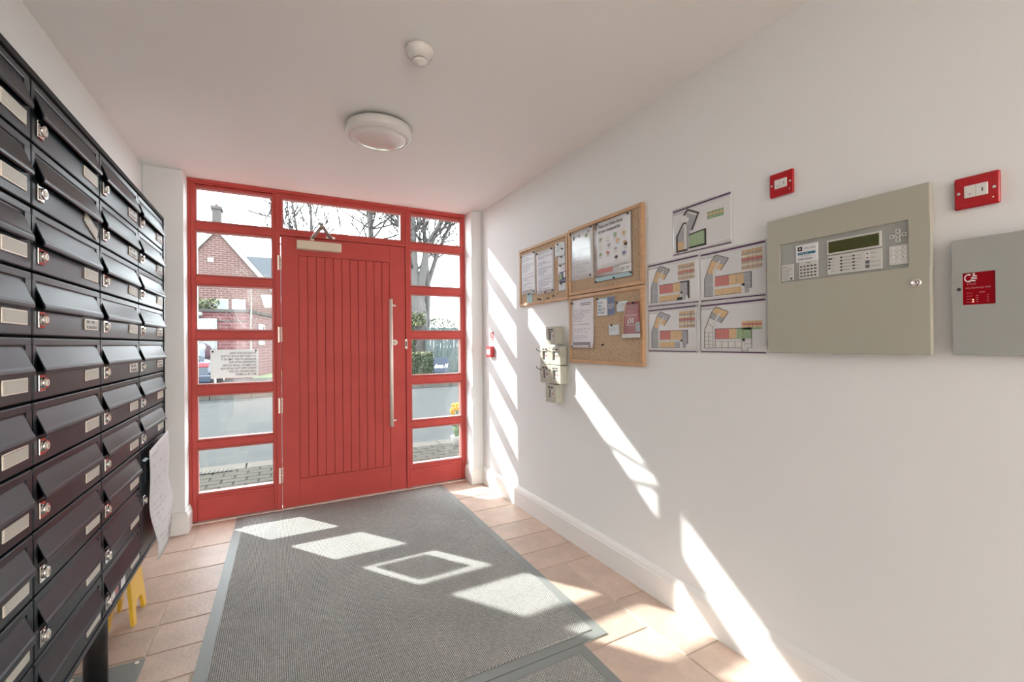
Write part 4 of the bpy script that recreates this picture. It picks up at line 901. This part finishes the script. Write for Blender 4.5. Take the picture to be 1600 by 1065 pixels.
# trees without leaves
def branch(b, p, d, L, rr, depth, m, R_, curv=.25, split=(2, 3)):
    seg = 4; pts = [p.copy()]; rad = [rr]
    for i in range(seg):
        d = (d+Vector((R_.uniform(-1, 1), R_.uniform(-1, 1), R_.uniform(-.4, .8)))*curv*.5).normalized(); p = p+d*L/seg; pts.append(p.copy()); rad.append(max(.019 if m != 'palebark' else .004, rr*(1-.42*(i+1)/seg)))
    b.tube(pts, rad, m, 6 if depth < 2 else 4)
    if depth <= 0: return
    for k in range(R_.randint(*split)+ (1 if depth > 1 else 0)):
        t = R_.randint(1, seg); nd = (d+Vector((R_.uniform(-1, 1), R_.uniform(-1, 1), R_.uniform(-.25, .7)))*.95).normalized()
        branch(b, pts[t], nd, L*R_.uniform(.5, .8), rad[t]*R_.uniform(.45, .65), depth-1, m, R_, curv, split)
def tree(nm, label, base, limbs, seed, depth, m='bark', group='bare trees across the road', nodes=3, per=4, up=.45):
    R_ = random.Random(seed); t = thing(nm, label, 'tree', ID(*base), group)
    for path, rad in limbs:
        pts = [Vector(p) for p in path]
        b = MB(); b.sweep(pts, rad, m); b.obj('trunk', t)
        b = MB()
        for i in range(max(1, len(pts)-nodes), len(pts)):
            d = (pts[i]-pts[i-1]).normalized()
            for k in range(per):
                branch(b, pts[i], (d*up+Vector((R_.uniform(-1, 1), R_.uniform(-.6, .6), R_.uniform(-.25, .6)))*.9).normalized(), R_.uniform(1.4, 2.4)*(1 if m == 'bark' else .35), min(.055, rad[i]*.36), depth, m if m != 'bark' else 'twig', R_)
        b.obj('branches', t)
    return t
bx, by = 5.4, 18.9
big = tree('bare_tree', 'thick multi-stemmed bare tree with ivy behind the clipped hedge', (bx, by, 0), [
    ([(.05, 0, 0), (.05, 0, 1.9), (-.05, 0, 3.0), (-.15, 0, 4.3), (-.2, 0, 5.9), (-.2, .1, 8.5)], [.60, .50, .42, .27, .22, .16]),
    ([(.08, -.1, 2.3), (.13, -.15, 3.65), (.30, -.2, 4.6), (.52, -.2, 5.63), (1.08, -.2, 6.6), (1.6, -.2, 8.0)], [.24, .20, .17, .13, .10, .06]),
    ([(.57, .4, 0), (.57, .4, 1.9), (.63, .4, 4.0), (.56, .4, 5.2), (.50, .4, 6.6), (.45, .4, 8.2)], [.16, .15, .13, .10, .08, .05]),
    ([(.63, .4, 3.9), (1.03, .4, 5.1), (1.35, .4, 5.9), (1.7, .4, 6.65)], [.11, .10, .08, .06])], 5, 2)
tree('bare_tree', 'slim upright bare tree standing straight behind the red door', (3.75, 20, 0), [([(.08, 0, 0), (.05, 0, 3), (.0, 0, 5.2), (-.02, 0, 5.8), (-.05, 0, 6.3), (-.09, 0, 6.8), (-.14, 0, 7.4), (-.2, 0, 9)], [.15, .14, .125, .12, .115, .11, .10, .06])], 12, 2, nodes=6, per=4, up=.1)
tree('bare_tree', 'thin bare tree with spreading twigs beside the slate roofed wing', (1.5, 23, 0), [([(.1, 0, 0), (.1, 0, 4), (.07, 0, 5.6), (.05, 0, 6.6), (.02, 0, 7.4), (.0, 0, 8.4)], [.10, .09, .08, .07, .055, .04]), ([(-.2, .1, 0), (-.25, .1, 4), (-.40, .1, 5.4), (-.55, .1, 6.4), (-.68, .1, 7.3), (-.8, .1, 8.2)], [.08, .07, .06, .055, .045, .03])], 21, 2, nodes=4, per=3, up=.6)
tree('slender_sapling', 'pale slender sapling standing before the corner of the brick garage', (-.80, 17.9, .09), [([(.05, 0, 0), (.04, 0, 1.6), (.06, 0, 2.5), (.05, 0, 3.2)], [.03, .027, .022, .012])], 3, 1, 'palebark', per=3)
def leaves(b, n, box, size, ms, R_, shell=False):
    idx = [b.mi(m) for m in ms]
    for k in range(n):
        c = Vector([R_.uniform(box[i][0], box[i][1]) for i in range(3)])
        if shell:
            ax = R_.choice((0, 1, 1, 1, 2, 2)); c[ax] = box[ax][1] if (ax == 2 or (ax == 0 and R_.random() < .5)) else box[ax][0]
            c += Vector((R_.uniform(-1, 1), R_.uniform(-1, 1), R_.uniform(-1, 1)))*size*.8
        a = Vector((R_.uniform(-1, 1), R_.uniform(-1, 1), R_.uniform(-1, 1))).normalized(); q = a.orthogonal().normalized(); e = a.cross(q)
        vs = [b.bm.verts.new(c+q*size), b.bm.verts.new(c+e*size*.5), b.bm.verts.new(c-q*size), b.bm.verts.new(c-e*size*.5)]
        fc = b.bm.faces.new(vs); fc.material_index = R_.choice(idx)
R2 = random.Random(9)
b = MB(); leaves(b, 500, ((-.55, .2), (-.75, -.3), (2.0, 2.6)), .07, ['leaf', 'leaf2'], R2); leaves(b, 300, ((-.6, -.2), (-.7, -.3), (.6, 2)), .07, ['leaf'], R2); b.obj('ivy', big)
hg = tag(link('hedge', None, None, ID(5.0, 17.75, 0)), 'low clipped green hedge across the road with a pale top', 'hedge')
b = MB(); b.box(-.62, .62, -.2, .2, -.05, .80, 'leaf', .1, 2); b.obj('core', hg)
b = MB(); leaves(b, 3000, ((-.66, .66), (-.25, .25), (-.02, .86)), .045, ['leaf', 'leaf', 'leaf'], R2, True); leaves(b, 700, ((-.66, .66), (-.27, .25), (.82, .93)), .04, ['leaf2'], R2); b.obj('foliage', hg)
bs = tag(link('bare_shrub', None, None, ID(6.9, 18.75, 0)), 'pale twiggy shrub over the dark fence across the road', 'shrub')
b = MB()
for k in range(16): branch(b, Vector((R2.uniform(-.8, .8), R2.uniform(-.1, .3), 0)), Vector((R2.uniform(-.4, .4), 0, 1)).normalized(), R2.uniform(1.4, 2.0), .03, 1, 'palebark', R2)
b.obj('stems', bs)
b = MB(); leaves(b, 500, ((-.9, .3), (-.1, .3), (1.7, 2.4)), .06, ['leaf', 'leaf2'], R2); b.obj('foliage', bs)
fn = thing('garden_fence', 'dark stained board fence behind the hedge and banner', 'fence', ID(5.6, 18.05, .0))
for k in range(24):
    b = MB(); b.box(k*.15, k*.15+.14, 0, .022, 0, 1.95+rnd.uniform(-.01, .01), 'fence', .003, 1); b.obj('board', fn)
for k in range(3):
    b = MB(); b.box(-.05+k*1.8, .05+k*1.8, .022, .12, -.1, 2.0, 'fence'); b.obj('post', fn)
bn = thing('fence_banner', 'blue banner board with white handwritten lettering in front of the dark fence', 'banner', frame_mtx((5.72, 17.6, .08), (1, 0, 0), (0, 0, 1)))
b = MB(); b.box(0, .64, 0, .60, 0, .03, 'bannerblue', .005); b.obj('board', bn)
text('lettering', 'down M', .24, .02, .18, .032, 'whiteink', bn, 'LEFT', .72, shear=.3, bold=.004)
for uu in (.05, .59):
    b = MB(); b.box(uu-.02, uu+.02, -.20, .5, -.04, -.002, 'fence'); b.obj('stake', bn)
rs = tag(link('roof_shrub', None, None, ID(-2.2, 19.6, 2.55)), 'small green shrub growing above the flat garage roof', 'shrub')
b = MB(); leaves(b, 260, ((-.35, .35), (-.15, .15), (.0, .45)), .07, ['leaf', 'leaf2'], R2)
for k in range(6): b.cyl((0, 0, 0), (R2.uniform(-.25, .25), R2.uniform(-.1, .1), .35), .012, .006, 'twig', 5)
b.obj('foliage', rs)
# daffodils outside the door
pt = thing('flower_pot', 'white pot of yellow daffodils on the paving outside the glass', 'plant', ID(2.16, 5.66, -.10))
b = MB(); b.lathe([(0, 0), (.060, 0), (.082, .12), (.086, .125), (.074, .125), (.070, .10), (0, .10)], 'potwhite', seg=28); b.obj('pot', pt)
b = MB()
heads = [(R2.uniform(-.08, .10), R2.uniform(-.05, .05), R2.uniform(.42, .56)) for _ in range(9)]
for hx, hy, hz in heads: b.tube([(hx*.25, hy*.25, .10), (hx*.7, hy*.7, hz*.6), (hx, hy, hz)], [.006, .005, .004], 'stem', 5)
for k in range(16):
    a = R2.uniform(0, 6.28); b.tube([(.02*math.cos(a), .02*math.sin(a), .10), (.05*math.cos(a), .05*math.sin(a), .26), (.09*math.cos(a), .09*math.sin(a), .34)], [.006, .006, .002], 'stem', 4)
b.obj('stems', pt)
for hx, hy, hz in heads:
    b = MB()
    for k in range(6):
        a = k*math.pi/3; b.sphere((hx+.022*math.cos(a), hy-.008, hz+.022*math.sin(a)), .016, 'petal', 1, (1, .3, 1))
    b.cyl((hx, hy-.01, hz), (hx, hy-.035, hz), .011, .016, 'flower', 10); b.obj('flower_head', pt)

for o in bpy.data.objects:
    if o.parent and o.name.split('.')[0] in ('foliage', 'ivy', 'branches'): o['kind'] = 'stuff'
